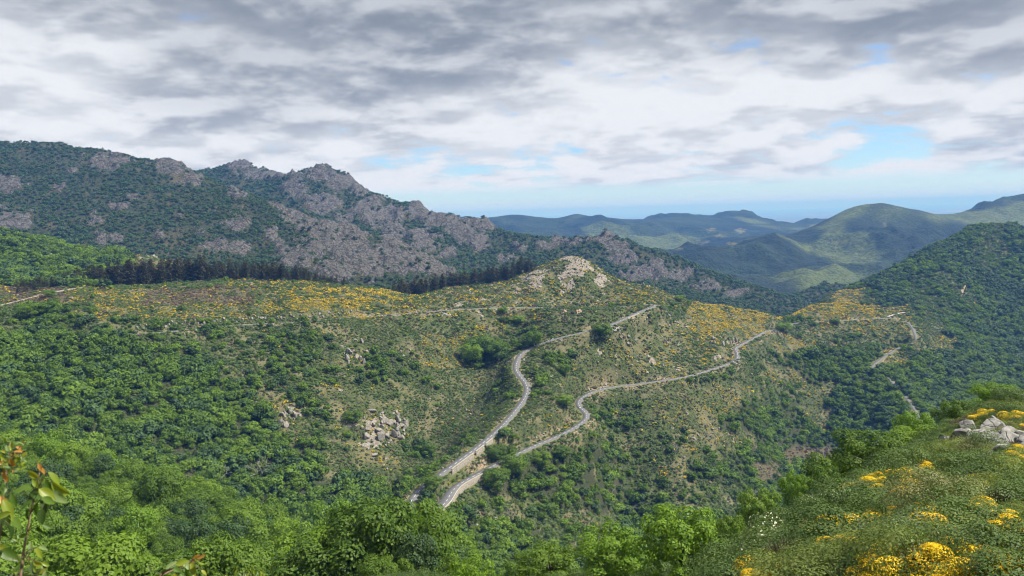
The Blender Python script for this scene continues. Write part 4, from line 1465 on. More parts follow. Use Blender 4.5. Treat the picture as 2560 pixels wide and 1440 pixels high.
def rock_group(label, items, kind='boulder', seed=0, name='rock_outcrop'):
    """items: (photo x, y, half-width m, height factor, tilt) ground-set boulders of one outcrop."""
    r = np.random.RandomState(seed + 31)
    P = [hit(x, y) for x, y, *_ in items]
    base = P[0]
    e = bpy.data.objects.new(name, None)
    COL.objects.link(e)
    e.location = tuple(base)
    tag(e, label, 'rock')
    for (x, y, s, hf, tilt), p in zip(items, P):
        q = PROTO[kind][r.randint(len(PROTO[kind]))]
        c = q.copy()
        c.name = 'boulder'
        COL.objects.link(c)
        c.parent = e
        c.location = tuple(p - base + np.array([0, 0, s * hf * 0.25]))
        c.rotation_euler = (tilt * (0.6 + 0.4 * r.rand()), tilt * r.normal() * .4, r.rand() * 6.28)
        c.scale = (s * (0.75 + 0.5 * r.rand()), s * (0.75 + 0.4 * r.rand()), s * hf)
    return e


def ell(cx, cy_, rx, ry, n, smin, smax, hf, seed, ang=0.0):
    r = np.random.RandomState(seed)
    out = []
    for _ in range(n):
        a, q = r.rand() * 6.283, math.sqrt(r.rand())
        u, v = rx * q * math.cos(a), ry * q * math.sin(a)
        out.append((cx + u * math.cos(ang) - v * math.sin(ang), cy_ + u * math.sin(ang) + v * math.cos(ang), smin + (smax - smin) * r.rand() ** 2, hf * (0.7 + 0.6 * r.rand()), 0.25 * r.normal()))
    return out


rock_group('pale rock pinnacles among green shrubs on the left slope', ell(890, 885, 36, 34, 22, 1.0, 3.2, 1.5, 1, 0.5), seed=1)
rock_group('large broken pale outcrop with yellow broom left of the road', ell(960, 1085, 62, 62, 46, 1.0, 4.4, 1.0, 2, 0.6) + ell(1000, 1075, 16, 36, 12, 1.5, 4.0, 1.5, 3), seed=2)
rock_group('small pale rock stack on the left slope beside dark trees', ell(722, 1050, 22, 30, 14, 0.8, 2.8, 1.5, 4), seed=3)
rock_group('scattered light rocks on the slope between the two road stretches', ell(1600, 895, 80, 40, 46, 0.7, 2.6, 0.9, 5, 0.5), seed=4)
rock_group('row of standing rock fins above the lower road', ell(1808, 862, 40, 14, 18, 1.0, 3.2, 2.0, 6, 0.15), seed=5)
rock_group('grey crags crowning the rocky knoll', ell(1410, 672, 80, 22, 36, 0.7, 2.3, 1.1, 7, -0.05) + ell(1410, 705, 110, 32, 40, 0.5, 1.9, 0.9, 8), seed=6)
rock_group('low grey rocks at the foot of the knoll', ell(1300, 735, 130, 16, 36, 0.6, 2.2, 0.8, 9), seed=7)
rock_group('grey rocks on the shoulder right of the knoll', ell(1610, 722, 46, 12, 22, 0.8, 2.8, 1.1, 10, 0.3), seed=8)
rock_group('rounded pale crag on the shoulder behind the pine row', ell(368, 643, 36, 10, 20, 1.6, 3.6, 1.1, 11), seed=9)
rock_group('pale slabs on the green shoulder at far left', ell(140, 640, 42, 14, 22, 2.2, 5.0, 1.1, 12), seed=10)
rock_group('grey rocks under the road hairpin on the right of the knoll', ell(1690, 800, 34, 30, 30, 0.8, 3.0, 1.0, 13, 0.6), seed=11)
rock_group('reddish rocks below the bend of the lower road', ell(1870, 925, 40, 14, 20, 0.7, 2.4, 1.0, 14, 0.7), seed=12)
rock_group('small rock heap among trees below the hairpin bend', ell(1232, 1308, 22, 14, 14, 0.8, 2.4, 0.9, 15), seed=13)
rock_group('pale rocks on the burnt slope right of centre', ell(1770, 1085, 34, 24, 20, 0.6, 2.0, 0.9, 16), seed=14)
rock_group('short line of pale rocks above the straight road', ell(1160, 1040, 70, 30, 16, 0.5, 1.6, 0.9, 17), seed=15)
rock_group('pale rock cutting along the upper road under the broom ridge', [(x, np.interp(x, [330, 450, 600, 730, 830, 900], [829, 818, 804, 799, 791, 785]) + 3 * math.sin(x), 0.8 + 0.9 * abs(math.sin(x * 1.7)), 1.1, 0.2 * math.sin(x)) for x in range(335, 900, 8)], seed=16)
rock_group('brown rock cutting above the back leg of the upper road', [(x, 764 + 2 * math.sin(x), 0.5 + 0.7 * abs(math.sin(x * 1.3)), 1.0, 0.2 * math.sin(x)) for x in range(1060, 1600, 9)], seed=17)
# the near outcrop on the heath at the right edge: slabs leaning one over another
NEAR = [(2404, 1100, 1.35, 0.62, .35), (2440, 1106, 1.05, 0.6, -.3), (2424, 1084, 0.85, 0.7, .5), (2458, 1112, 0.95, 0.7, .4), (2468, 1088, 1.05, 0.85, .3), (2494, 1078, 1.05, 0.95, .2), (2478, 1072, .6, .8, .2),
        (2480, 1116, 1.15, 0.75, -.5), (2505, 1128, 1.1, 0.75, .5), (2512, 1102, 0.95, 0.85, .6), (2528, 1096, 0.8, 0.8, .5), (2530, 1120, 1.0, 0.75, .6), (2546, 1110, 0.9, 0.8, .5), (2525, 1142, 1.05, 0.6, .5), (2548, 1136, 1.15, 0.6, .6), (2572, 1132, 1.1, 0.6, .5),
        (2562, 1116, 0.9, 0.7, .5), (2490, 1142, 0.7, 0.6, .3), (2578, 1112, .9, .7, .4), (2455, 1094, .6, .7, .3), (2540, 1150, .6, .5, .3)]
rock_group('big cracked grey granite outcrop on the near heath at the right edge', NEAR, 'fineboulder', 50)
rock_group('white flat-sided boulder just left of the near granite outcrop', [(2365, 1108, 0.75, 0.8, .3), (2378, 1112, 0.5, 0.6, .3), (2360, 1118, .35, .6, .1)], 'fineboulder', 52, 'boulder_pair')
rock_group('low grey boulders half sunk in heath below the outcrop', [(2440, 1172, 0.62, 0.55, .2), (2462, 1160, 0.40, 0.6, .3), (2478, 1150, 0.45, 0.6, .1), (2500, 1152, 0.45, 0.55, .3), (2424, 1180, .3, .6, .2)], 'fineboulder', 54, 'sunken_boulders')
rock_group('single flat grey stone in the heath near the right edge', [(2512, 1182, 0.55, 0.35, .1), (2525, 1184, .25, .4, .2)], 'fineboulder', 56, 'sunken_boulders')

X, Y, r = jgrid(2.6, -900, 1250, 160, 1420, 77)
i_, j_ = np.clip(np.searchsorted(gx, X), 0, len(gx) - 1), np.clip(np.searchsorted(gy, Y), 0, len(gy) - 1)
pr = 0.42 * rockm[j_, i_] + 0.30 * bank[j_, i_] + 0.010
Z = hz(X, Y)
px, py, dep = to_px(np.c_[X, Y, Z])
cl_ = cover(X, Y, Z)
sel = (r.rand(len(X)) < pr) & (px > -30) & (px < 2600) & (RD[j_, i_] > 4.8) & ~np.isin(cl_, (0, 8))
X, Y, Z = X[sel], Y[sel], Z[sel]
v_ = visible(np.c_[X, Y, Z], 3)
X, Y, Z = X[v_], Y[v_], Z[v_]
print('rocks', len(X))
stuff('loose_rocks', PROTO['stone'], np.c_[X, Y, Z], 0.35 + 1.3 * r.rand(len(X)) ** 3, r.randint(0, 4, len(X)), 'pale loose rocks strewn over the slopes and road banks', 'rocks', zs=0.7 + 0.5 * r.rand(len(X)))


# ------------------------------------------------------------------ pines
def pine_row(pxs, tops, back_rng, label, group, seed, hmin=9, hmax=34):
    r = np.random.RandomState(seed)
    cx, cyy, cd = np.array(crest).T
    for x in pxs:
        x = x + r.normal() * 3
        D = np.interp(x, cx, cd) + back_rng[0] + (back_rng[1] - back_rng[0]) * r.rand()
        yt = np.interp(x, *zip(*tops)) + abs(r.normal()) * 9 - 9
        top = at(x, yt, D)
        zb = float(hz(top[0], top[1]))
        Ht = top[2] - zb
        if Ht < 4:
            continue
        Ht = min(max(Ht, hmin), hmax)
        u = (x - pxs[0]) / (pxs[-1] - pxs[0])
        w_ = ['left end', 'left half', 'middle', 'right half', 'right end'][min(4, int(u * 5))]
        place(PROTO['pine'][r.randint(4)], 'pine_tree', (top[0], top[1], zb - 0.3), Ht * (0.85 + 0.25 * r.rand()), r.rand() * 6.28, label % w_, 'pine', group + ', ' + w_, 1.0 / (0.85 + 0.25 * r.rand()))


pine_row(np.arange(40, 870, 4.0), [(40, 708), (70, 704), (150, 690), (230, 672), (300, 660), (400, 655), (500, 655), (600, 660), (700, 664), (760, 674), (820, 695), (870, 702)], (6, 60),
         'tall dark pine in the %s of the long row behind the broom ridge', 'pines behind the broom ridge', 5)
pine_row(np.arange(985, 1345, 4.0), [(985, 705), (1040, 692), (1100, 694), (1130, 690), (1180, 676), (1250, 664), (1300, 655), (1330, 650), (1345, 662)], (4, 40),
         'dark brownish pine in the %s of the short row beside the knoll', 'pines left of the knoll', 6, 8, 26)

# ------------------------------------------------------------------ single trees
HT_ = {}


def pheight(pair):
    k_ = pair[0].data.name
    if k_ not in HT_:
        v = np.empty(len(pair[0].data.vertices) * 3, np.float32)
        pair[0].data.vertices.foreach_get('co', v)
        v = v.reshape(-1, 3)
        HT_[k_] = (v[:, 2].max(), np.quantile(np.hypot(v[:, 0], v[:, 1]), 0.97))
    return HT_[k_]


def hero(key, k, x, ytop, D, wpx, label, name='broadleaf_tree', cat='tree', group=None, hmax=99):
    pair = PROTO[key][k]
    hh, rr = pheight(pair)
    s = wpx / 2 * D / F / rr
    top = at(x, ytop, D)
    zb = float(hz(top[0], top[1]))
    Ht = min(max(top[2] - zb, 0.8 * s), hmax)
    return place(pair, name, (top[0], top[1], top[2] - Ht), s, 0.7 * k + x * 0.01, label, cat, group, Ht / (s * hh))


hero('bright', 0, 1705, 1272, 75, 235, 'largest bright yellow-green tree at the bottom edge right of centre')
hero('bright', 1, 1535, 1318, 84, 215, 'bright green tree left of the largest yellow-green tree at the bottom')
hero('green', 0, 1375, 1362, 95, 190, 'darker green tree at the bottom edge left of the bright trees')
hero('bright', 2, 1175, 1395, 70, 150, 'bright sapling top showing at the bottom centre edge')
hero('bright', 3, 1985, 1175, 160, 80, 'small yellow-green tree at the head of the ravine')
hero('green', 1, 2175, 1080, 104, 200, 'broad dark green tree standing at the left edge of the heath')
hero('green', 2, 2290, 1068, 112, 165, 'green tree behind the heath just left of the boulders')
hero('bright', 1, 2492, 962, 136, 130, 'bushy green tree on the skyline of the near heath')
hero('green', 0, 2395, 1000, 132, 130, 'rounded green bush on the crest left of the skyline tree')
hero('bright', 2, 2290, 1030, 150, 110, 'light green bush behind the crest of the near heath')
hero('green', 2, 2080, 1165, 130, 130, 'dark green tree in the gully left of the broad tree')
hero('green', 1, 1900, 1225, 150, 120, 'grey-green bushy tree above the bottom bright trees')
hero('green', 0, 1830, 1290, 110, 120, 'dull green bush right of the largest bright tree')
hero('brightfar', 0, 835, 1245, 375, 140, 'bright lime green tree standing out of the lower woods')
hero('brightfar', 1, 860, 1305, 335, 105, 'small lime green tree in front of the bright lime tree')
hero('fir', 0, 945, 1262, 335, 90, 'dusky blue-green fir beside the lime green trees', 'fir_tree', 'fir')
hero('fir', 1, 990, 1195, 480, 60, 'dark fir left of the hairpin bend', 'fir_tree', 'fir')
hero('fir', 1, 905, 1388, 270, 70, 'dark fir at the bottom edge left of centre', 'fir_tree', 'fir')
ROADT = [(1068, 1302, 76, 'dense dark tree hiding the inside of the hairpin bend'), (1080, 1228, 62, 'round tree beside the upper road just above the hairpin'), (1238, 1150, 60, 'dark tree cluster between the two roads above the pale wall'),
         (1266, 1148, 60, 'right-hand tree of the cluster between the two roads'), (1262, 1095, 34, 'small tree at the edge of the straight upper road'), (1280, 1120, 36, 'shrubby tree between the roads right of the cluster'), (1240, 1222, 80, 'dense tree hiding the lower road near the hairpin'),
         (1290, 1198, 80, 'dense tree right of the gap in the lower road'), (1352, 1168, 60, 'tree overhanging the outer edge of the lower road'), (1402, 1150, 54, 'tree below the lower road near its bend'), (1205, 892, 96, 'big round tree alone among broom left of the upper road'),
         (1240, 902, 74, 'round tree at the right foot of the big lone tree'), (1182, 908, 74, 'darker tree at the left foot of the big lone tree'), (882, 1062, 56, 'dark round bush above the broken outcrop'), (1412, 1022, 46, 'dark bush between the roads near the car'), (1062, 1142, 62, 'dark bush right of the broken outcrop'),
         (1505, 855, 52, 'green tree under the grey embankment of the upper road'), (1335, 868, 58, 'dark tree shading the upper road where it bends'), (1300, 875, 44, 'tree on the inside of the upper road bend'), (1296, 815, 36, 'round bush beside the power poles'), (1262, 812, 32, 'small bush left of the power poles'),
         (1258, 783, 26, 'round bush on the upper road bank'), (1410, 940, 40, 'bush in the hollow between the two roads'), (1700, 757, 30, 'green tree on the crest right of the road hairpin'), (1725, 752, 30, 'second green tree on the crest right of the hairpin'), (1960, 835, 44, 'green trees hiding the lower road at the spur'),
         (2088, 812, 24, 'round tree by the road below the broom knoll'), (235, 718, 32, 'round pale tree on the ridge in front of the pines'), (124, 744, 34, 'round dark tree beside the gravel road at far left'), (372, 722, 16, 'small pale sapling in front of the pine row'), (80, 800, 70, 'broad dark tree below the gravel road at left'),
         (120, 790, 60, 'dark tree right of the broad tree under the gravel road')]
for k_, (x, y, wpx, lb) in enumerate(ROADT):
    p = hit(x, y)
    pair = PROTO['wood'][k_ % 5]
    hh, rr = pheight(pair)
    s = wpx / 2 * p[1] / F / rr
    place(pair, 'broadleaf_tree', p - [0, 0, 0.3], s, k_ * 1.3, lb, 'tree', None, 0.72)


# bare dead trees
def bare_tree(seed):
    r = np.random.RandomState(seed)
    parts = []

    def grow(p, d, L, rr, n):
        q = p + d * L * 0.5 + r.normal(size=3) * L * 0.05
        e = p + d * L
        parts.append(tube([p, q, e], [rr, rr * .8, rr * .55], 4))
        if n:
            for _ in range(3):
                grow(e - d * L * 0.25 * r.rand(), unit(d + r.normal(size=3) * 0.55 + [0, 0, .12]), L * (0.55 + 0.25 * r.rand()), rr * 0.55, n - 1)
    for a in range(4):
        grow(np.zeros(3), unit(np.array([math.cos(a * 1.6) * .5, math.sin(a * 1.6) * .5, 1.0])), 0.38, 0.022, 3)
    return joinv(parts)


DEADP = [raw('bare_branches', *bare_tree(k_), [MAT_DEAD]) for k_ in range(3)]
for k_, (x, y, D, hpx, lb) in enumerate([(1272, 1308, 0, 46, 'bare grey dead tree below the lower road'), (650, 1210, 0, 70, 'bare leafless tree in the lower left wood'), (545, 1220, 0, 60, 'thin pale leafless tree left of the bare tree in the wood'),
                                         (1690, 1130, 0, 26, 'bare grey bush on the slope right of centre'), (1530, 1240, 0, 32, 'bare grey branches among scrub below the lower road'), (1880, 1250, 0, 30, 'pale dead bush at the bottom of the ravine'), (1240, 1250, 0, 40, 'pale dead shrub under the hairpin wall trees')]):
    p = hit(x, y)
    c = DEADP[k_ % 3].copy()
    c.name = 'dead_tree'
    COL.objects.link(c)
    c.location = tuple(p)
    s = hpx * p[1] / F
    c.scale = (s, s, s)
    c.rotation_euler = (0, 0, k_)
    tag(c, lb, 'dead tree')

# ------------------------------------------------------------------ the near heath on the right
BROOM = [(2100, 1335, 'foot of the leftmost big broom patch'), (2150, 1335, ''), (2065, 1358, ''), (2130, 1312, ''), (2330, 1300, ''), (2372, 1290, ''), (2425, 1310, ''), (2450, 1296, ''), (2200, 1205, ''), (2232, 1192, ''), (2188, 1222, ''), (2148, 1232, ''), (2205, 1246, ''),
         (2120, 1395, ''), (2082, 1410, ''), (2162, 1374, ''), (2012, 1428, ''), (1988, 1446, ''), (1885, 1418, ''), (1850, 1446, ''), (1960, 1455, ''), (2372, 1425, ''), (2412, 1405, ''), (2482, 1418, ''), (2402, 1452, ''), (2455, 1455, ''), (2525, 1415, ''), (2252, 1428, ''), (2205, 1456, ''), (2300, 1462, ''),
         (2545, 1352, ''), (2482, 1212, ''), (2456, 1218, ''), (2545, 1158, ''), (2515, 1162, ''), (2242, 1166, ''), (2300, 1174, ''), (2318, 1192, ''), (2252, 1302, ''), (2192, 1300, ''), (2482, 1332, ''), (2505, 1312, ''), (2555, 1112, ''), (2550, 1072, ''), (2535, 1050, ''), (2440, 1052, ''), (2480, 1044, ''),
         (1930, 1395, ''), (1962, 1384, ''), (2345, 1330, ''), (2330, 1345, '')]
r = np.random.RandomState(91)
ROWN = [(1150, 'far'), (1260, 'upper'), (1370, 'middle'), (2000, 'nearest')]
for x, y, n_x in [(2110, 1345, 6), (2370, 1310, 5), (2210, 1212, 6), (2400, 1430, 9), (2480, 1440, 6), (2050, 1430, 6), (1900, 1440, 5), (2530, 1380, 4), (2460, 1225, 4), (2300, 1185, 4), (2550, 1120, 4), (2250, 1440, 4), (2190, 1400, 4)]:
    BROOM += [(x + r.normal() * 38, y + r.normal() * 16, '') for _ in range(n_x)]
for k_, (x, y, _) in enumerate(BROOM):
    p = hit(x, y, 9.0, 200.0)
    c = PROTO['broom'][r.randint(4)].copy()
    c.name = 'broom_bush'
    COL.objects.link(c)
    c.location = tuple(p - [0, 0, 0.08])
    s = (0.62 + 0.5 * r.rand()) * np.interp(p[1], [15, 40, 100], [0.8, 1.0, 1.4])
    c.scale = (s * 1.15, s * 1.15, s * (0.7 + 0.3 * r.rand()))
    c.rotation_euler = (0, 0, r.rand() * 6.28)
    band = next(n for lim, n in ROWN if y < lim)
    sidew = 'left' if x < 2180 else ('right' if x > 2400 else 'centre')
    tag(c, 'broom bush in yellow flower on the %s %s of the near heath' % (band, sidew), 'broom', 'broom bushes in flower on the near heath')
SPEC = [('pale', 2330, 1290, 2.0, 'tall pale yellow-green bush in the middle of the near heath', 'pale_bush'), ('haw', 1945, 1395, 1.9, 'hawthorn with white blossom at the left edge of the near heath', 'hawthorn_bush'), ('silver', 2290, 1370, 1.5, 'silvery green low bush in the near heath', 'silver_bush'),
        ('silver', 2180, 1245, 1.5, 'silvery green bush beside the upper left broom', 'silver_bush'), ('drybush', 2490, 1385, 1.6, 'dry brown leafless bush right of the nearest broom', 'dry_bush'), ('drybush', 2380, 1340, 1.3, 'dry brown twigs under the flowering broom in mid heath', 'dry_bush'), ('pale', 2440, 1140, 1.6, 'olive bush in front of the granite outcrop', 'pale_bush'),
        ('scrubbush', 2150, 1290, 2.2, 'rounded olive bush on the left of the near heath', 'heath_bush'), ('haw', 2060, 1290, 1.4, 'small pale flowering bush down the left flank of the heath', 'hawthorn_bush')]
for key, x, y, s, lb, nm in SPEC:
    p = hit(x, y, 9.0, 200.0)
    c = PROTO[key][0].copy()
    c.name = nm
    COL.objects.link(c)
    c.location = tuple(p - [0, 0, 0.1])
    c.scale = (s, s, s * 0.9)
    c.rotation_euler = (0, 0, x * 0.1)
    tag(c, lb, 'bush')
# green and brown heath bushes one by one
n_b = 0
for k_ in range(900):
    y = 985 + 470 * r.rand() ** 0.75
    x = 1830 + 760 * r.rand()
    p = hit(x, y, 9.0, 400.0)
    if p[1] > 128 or not on_heath(p[0] + 1.0, p[1]):
        continue
    key = ['heathbush', 'heathbush', 'scrubbush', 'scrubbush', 'drybush'][r.randint(5)]
    c = PROTO[key][r.randint(3)].copy()
    c.name = 'dry_bush' if key == 'drybush' else 'heath_bush'
    COL.objects.link(c)
    c.location = tuple(p - [0, 0, 0.08])
    s = (0.45 + 1.0 * r.rand() ** 1.6) * np.interp(p[1], [15, 40, 100], [0.9, 1.15, 1.7])
    c.scale = (s * 1.2, s * (0.9 + 0.5 * r.rand()), s * (0.6 + 0.7 * r.rand()))
    c.rotation_euler = (0, 0, r.rand() * 6.28)
    band = where3(y, (1080, 1180, 1280, 1370), ['above the granite outcrop', 'level with the granite outcrop', 'just below the sunken boulders', 'in the middle of the heath', 'near the bottom edge'])
    sidew = where3(x, (2080, 2260, 2420), ['left flank', 'centre left', 'centre right', 'right side'])
    hue_ = 'low brown dry bush' if key == 'drybush' else ('low olive bush' if key == 'scrubbush' else 'low green heather bush')
    tag(c, '%s %s, %s of the near heath' % (hue_, band, sidew), 'bush', '%s %s, %s' % (hue_, band, sidew))
    n_b += 1
    if n_b >= 280:
        break
print('heath bushes', n_b)
for cell, y0, y1, sd in ((0.42, 8, 45, 95), (0.8, 45, 150, 96)):
    X, Y, r = jgrid(cell, 3, 130, y0, y1, sd)
    m_ = on_heath(X + 1.5, Y)
    X, Y = X[m_], Y[m_]
    Z = hz(X, Y)
    px, py, dep = to_px(np.c_[X, Y, Z])
    m_ = (px < 2640) & (py < 1500) & (r.rand(len(X)) < 0.9)
    X, Y, Z = X[m_], Y[m_], Z[m_]
    pt = fbm(X, Y, 5, 3, 97)
    kk = np.where(pt < -0.22, 3, np.where(pt > 0.15, 4, r.randint(0, 3, len(X))))
    print('tufts', len(X))
    stuff('heath_cover', PROTO['tuft'], np.c_[X, Y, Z - 0.05], cell * 1.35 * (0.6 + 0.7 * r.rand(len(X))), kk, 'dense low heather and grass covering the near slope', 'heath', zs=0.7 + 0.5 * r.rand(len(X)))
# shrubs on the flank between the heath and the ravine
X, Y, r = jgrid(2.3, -140, 160, 25, 260, 98)
Z = hz(X, Y)
px, py, dep = to_px(np.c_[X, Y, Z])
m_ = ~on_heath(X - 1.0, Y) & (px > 900) & (px < 2640) & (py < 1540) & (r.rand(len(X)) < 0.85)
X, Y, Z = X[m_], Y[m_], Z[m_]
m_ = visible(np.c_[X, Y, Z], 4)
X, Y, Z = X[m_], Y[m_], Z[m_]
print('flank shrubs', len(X))
stuff('flank_scrub', PROTO['scrubbush'] + PROTO['scrubbush'], np.c_[X, Y, Z - 0.1], 1.0 + 1.3 * r.rand(len(X)), np.where(r.rand(len(X)) < 0.7, r.randint(0, 3, len(X)), r.randint(3, 6, len(X))), 'green scrub on the flank below the near heath', 'scrub')
# ------------------------------------------------------------------ walls along the road
g = mat('pale_masonry')
p = posn(g)
n1, n2 = g.noise(p, 0.8, 5, 0.65), g.n('ShaderNodeTexVoronoi', {'Vector': p, 'Scale': 2.2}, 0)
c_ = g.mix(g.sm(n1, 0.3, 0.75), (0.15, 0.135, 0.11), (0.28, 0.258, 0.215))
MAT_WALL = done(g, g.mix(g.sm(n2, 0.05, 0.35), (0.15, 0.125, 0.09), c_), n2, 0.5, 0.15)
g = mat('cement_coping')
n1 = g.noise(posn(g), 1.5, 4)
MAT_COPE = done(g, g.mix(n1, (0.30, 0.285, 0.25), (0.40, 0.385, 0.345)))
g = mat('bare_earth')
n1 = g.noise(posn(g), 0.5, 5, 0.65)
MAT_EARTH = done(g, g.mix(n1, (0.20, 0.14, 0.095), (0.38, 0.29, 0.21)), n1, 0.6, 0.3)
g = mat('grey_pitching')
n1 = g.n('ShaderNodeTexVoronoi', {'Vector': posn(g), 'Scale': 0.9}, 0)
MAT_PITCH = done(g, g.mix(n1, (0.13, 0.125, 0.115), (0.30, 0.285, 0.26)), n1, 0.7, 0.3)


def wall_run(name, R, a, b, label, depth, cap=0.75, parent=None):
    r_ = R[a:b]
    o1, o2 = -3.8, -4.3
    V, Fc = ribbon(r_, [(o1, -0.6), (o1, cap), (o2, cap), (o2 - 0.35, -depth)])
    n = len(V)
    ends = np.array([[0, 1, 2, 3], [n - 4, n - 1, n - 2, n - 3]])
    o = link(name, V, np.concatenate([Fc, ends]), MAT_WALL, parent=parent)
    V, Fc = ribbon(r_, [(o1 + 0.06, cap + 0.02), (o1 + 0.06, cap + 0.16), (o2 - 0.06, cap + 0.16), (o2 - 0.06, cap + 0.02)])
    link('coping', V, Fc, MAT_COPE, parent=o)
    if label:
        tag(o, label, 'wall')
    return o


a, b = W_UP
L3 = (b - a)
wall_run('retaining_wall', R_up, a, a + int(L3 * .06) + 3, 'lowest short piece of the pale wall beside the straight upper road', 6)
wall_run('retaining_wall', R_up, a + int(L3 * .10), a + int(L3 * .50), 'longest piece of the pale wall beside the straight upper road', 5.5)
wall_run('retaining_wall', R_up, a + int(L3 * .54), a + int(L3 * .76), 'middle piece of the pale wall beside the straight upper road', 6)
wall_run('retaining_wall', R_up, a + int(L3 * .79), b, 'topmost piece of the pale wall, half hidden by trees', 5)
a, b = W_LOW
wall_run('retaining_wall', R_low, a, b, 'curved stone parapet wall round the outside of the hairpin bend', 6)
a, b = span(R_up, 1562, 1592, 780, 800)
wall_run('guard_wall', R_up, a, b, 'short white guard wall on the upper road near the far hairpin', 2.5)


def patch(name, quad, nu, nv, lift, mt, label=None, cat=None, kind=None, wob=0.0):
    """Sheet laid on the ground inside a four-cornered area."""
    q = [np.array(c, float) for c in quad]
    V = []
    for j in range(nv):
        for i in range(nu):
            u, v = i / (nu - 1), j / (nv - 1)
            c = (q[0] * (1 - u) + q[1] * u) * (1 - v) + (q[3] * (1 - u) + q[2] * u) * v
            w_ = wob * math.sin(9 * u + 5 * v + q[0][0]) * (1 if 0 < v < 1 else .5)
            p_ = hit(c[0] + w_, c[1] + w_ * .4)
            V.append(p_ + [0, 0, lift])
    o = link(name, V, grid_faces(nu, nv), mt)
    return tag(o, label, cat, None, kind)


patch('stone_embankment', [(1508, 822), (1543, 813), (1553, 834), (1526, 842)], 7, 6, 0.5, MAT_PITCH, 'grey stone-pitched embankment under the upper road', 'embankment')
for k_, (x, y, w_, h_, lb) in enumerate([(1412, 778, 9, 12, 'leftmost of the earth slips under the back leg of the road'), (1445, 778, 10, 14, 'second earth slip from the left under the road'), (1483, 776, 10, 10, 'third earth slip from the left under the road'), (1537, 778, 9, 8, 'rightmost earth slip under the road near the hairpin'), (1108, 786, 16, 8, 'grey scree slip at the left end of the road bank')]):
    patch('earth_slip', [(x - w_ * .4, y - h_ * .5), (x + w_ * .2, y - h_ * .5), (x + w_ * 1.3, y + h_ * .7), (x - w_ * .2, y + h_ * .7)], 5, 5, 0.35, MAT_EARTH if k_ < 4 else MAT_PITCH, lb, 'earth slip', None, 1.5)


def track(name, pts, width, mt, label=None):
    P = [hit(x, y) + [0, 0, 0.5] for x, y in pts]
    V, Fc = ribbon(smooth_line(P, 3.0, 3), [(-width / 2, 0), (width / 2, 0)])
    o = link(name, V, Fc, mt)
    return tag(o, label, None, None, 'structure')


track('dirt_track', [(2396, 748), (2402, 738), (2405, 726), (2411, 712), (2416, 703)], 9, MAT_EARTH)
track('dirt_track', [(2218, 792), (2240, 786), (2262, 782)], 8, MAT_COPE)


# ------------------------------------------------------------------ cars
def cmat(name, col, rough=0.35, metal=0.0):
    g = mat(name)
    n = g.noise(posn(g), 2.0, 2)
    c = g.mix(g.m('MULTIPLY', n, 0.2), col, tuple(0.8 * v for v in col))
    b_ = g.n('ShaderNodeBsdfPrincipled', {'Base Color': c, 'Roughness': rough, 'Metallic': metal, 'Coat Weight': 0.4})
    g.n('ShaderNodeOutputMaterial', {0: b_})
    return g.mat


C_SILV, C_DARK = cmat('silver_blue_paint', (0.42, 0.50, 0.56)), cmat('dark_red_paint', (0.07, 0.025, 0.02))
C_GLASS, C_TYRE, C_RIM = cmat('car_glass', (0.02, 0.025, 0.03), 0.08), cmat('tyre_rubber', (0.025, 0.025, 0.025), 0.9), cmat('wheel_alloy', (0.5, 0.5, 0.5), 0.3, 0.8)
C_LAMP, C_RED = cmat('lamp_glass', (0.75, 0.75, 0.72), 0.2), cmat('tail_lamp_red', (0.45, 0.02, 0.02), 0.3)


def loft(secs):
    """Hull through cross-sections given as (x, [(y, z), ...])."""
    n = len(secs[0][1])
    V = [(x, y, z) for x, prof in secs for y, z in prof]
    Fc = [[i * n + j, i * n + (j + 1) % n, (i + 1) * n + (j + 1) % n, (i + 1) * n + j] for i in range(len(secs) - 1) for j in range(n)]
    Fc += [list(range(n))[::-1], list(range((len(secs) - 1) * n, len(secs) * n))]
    return V, Fc


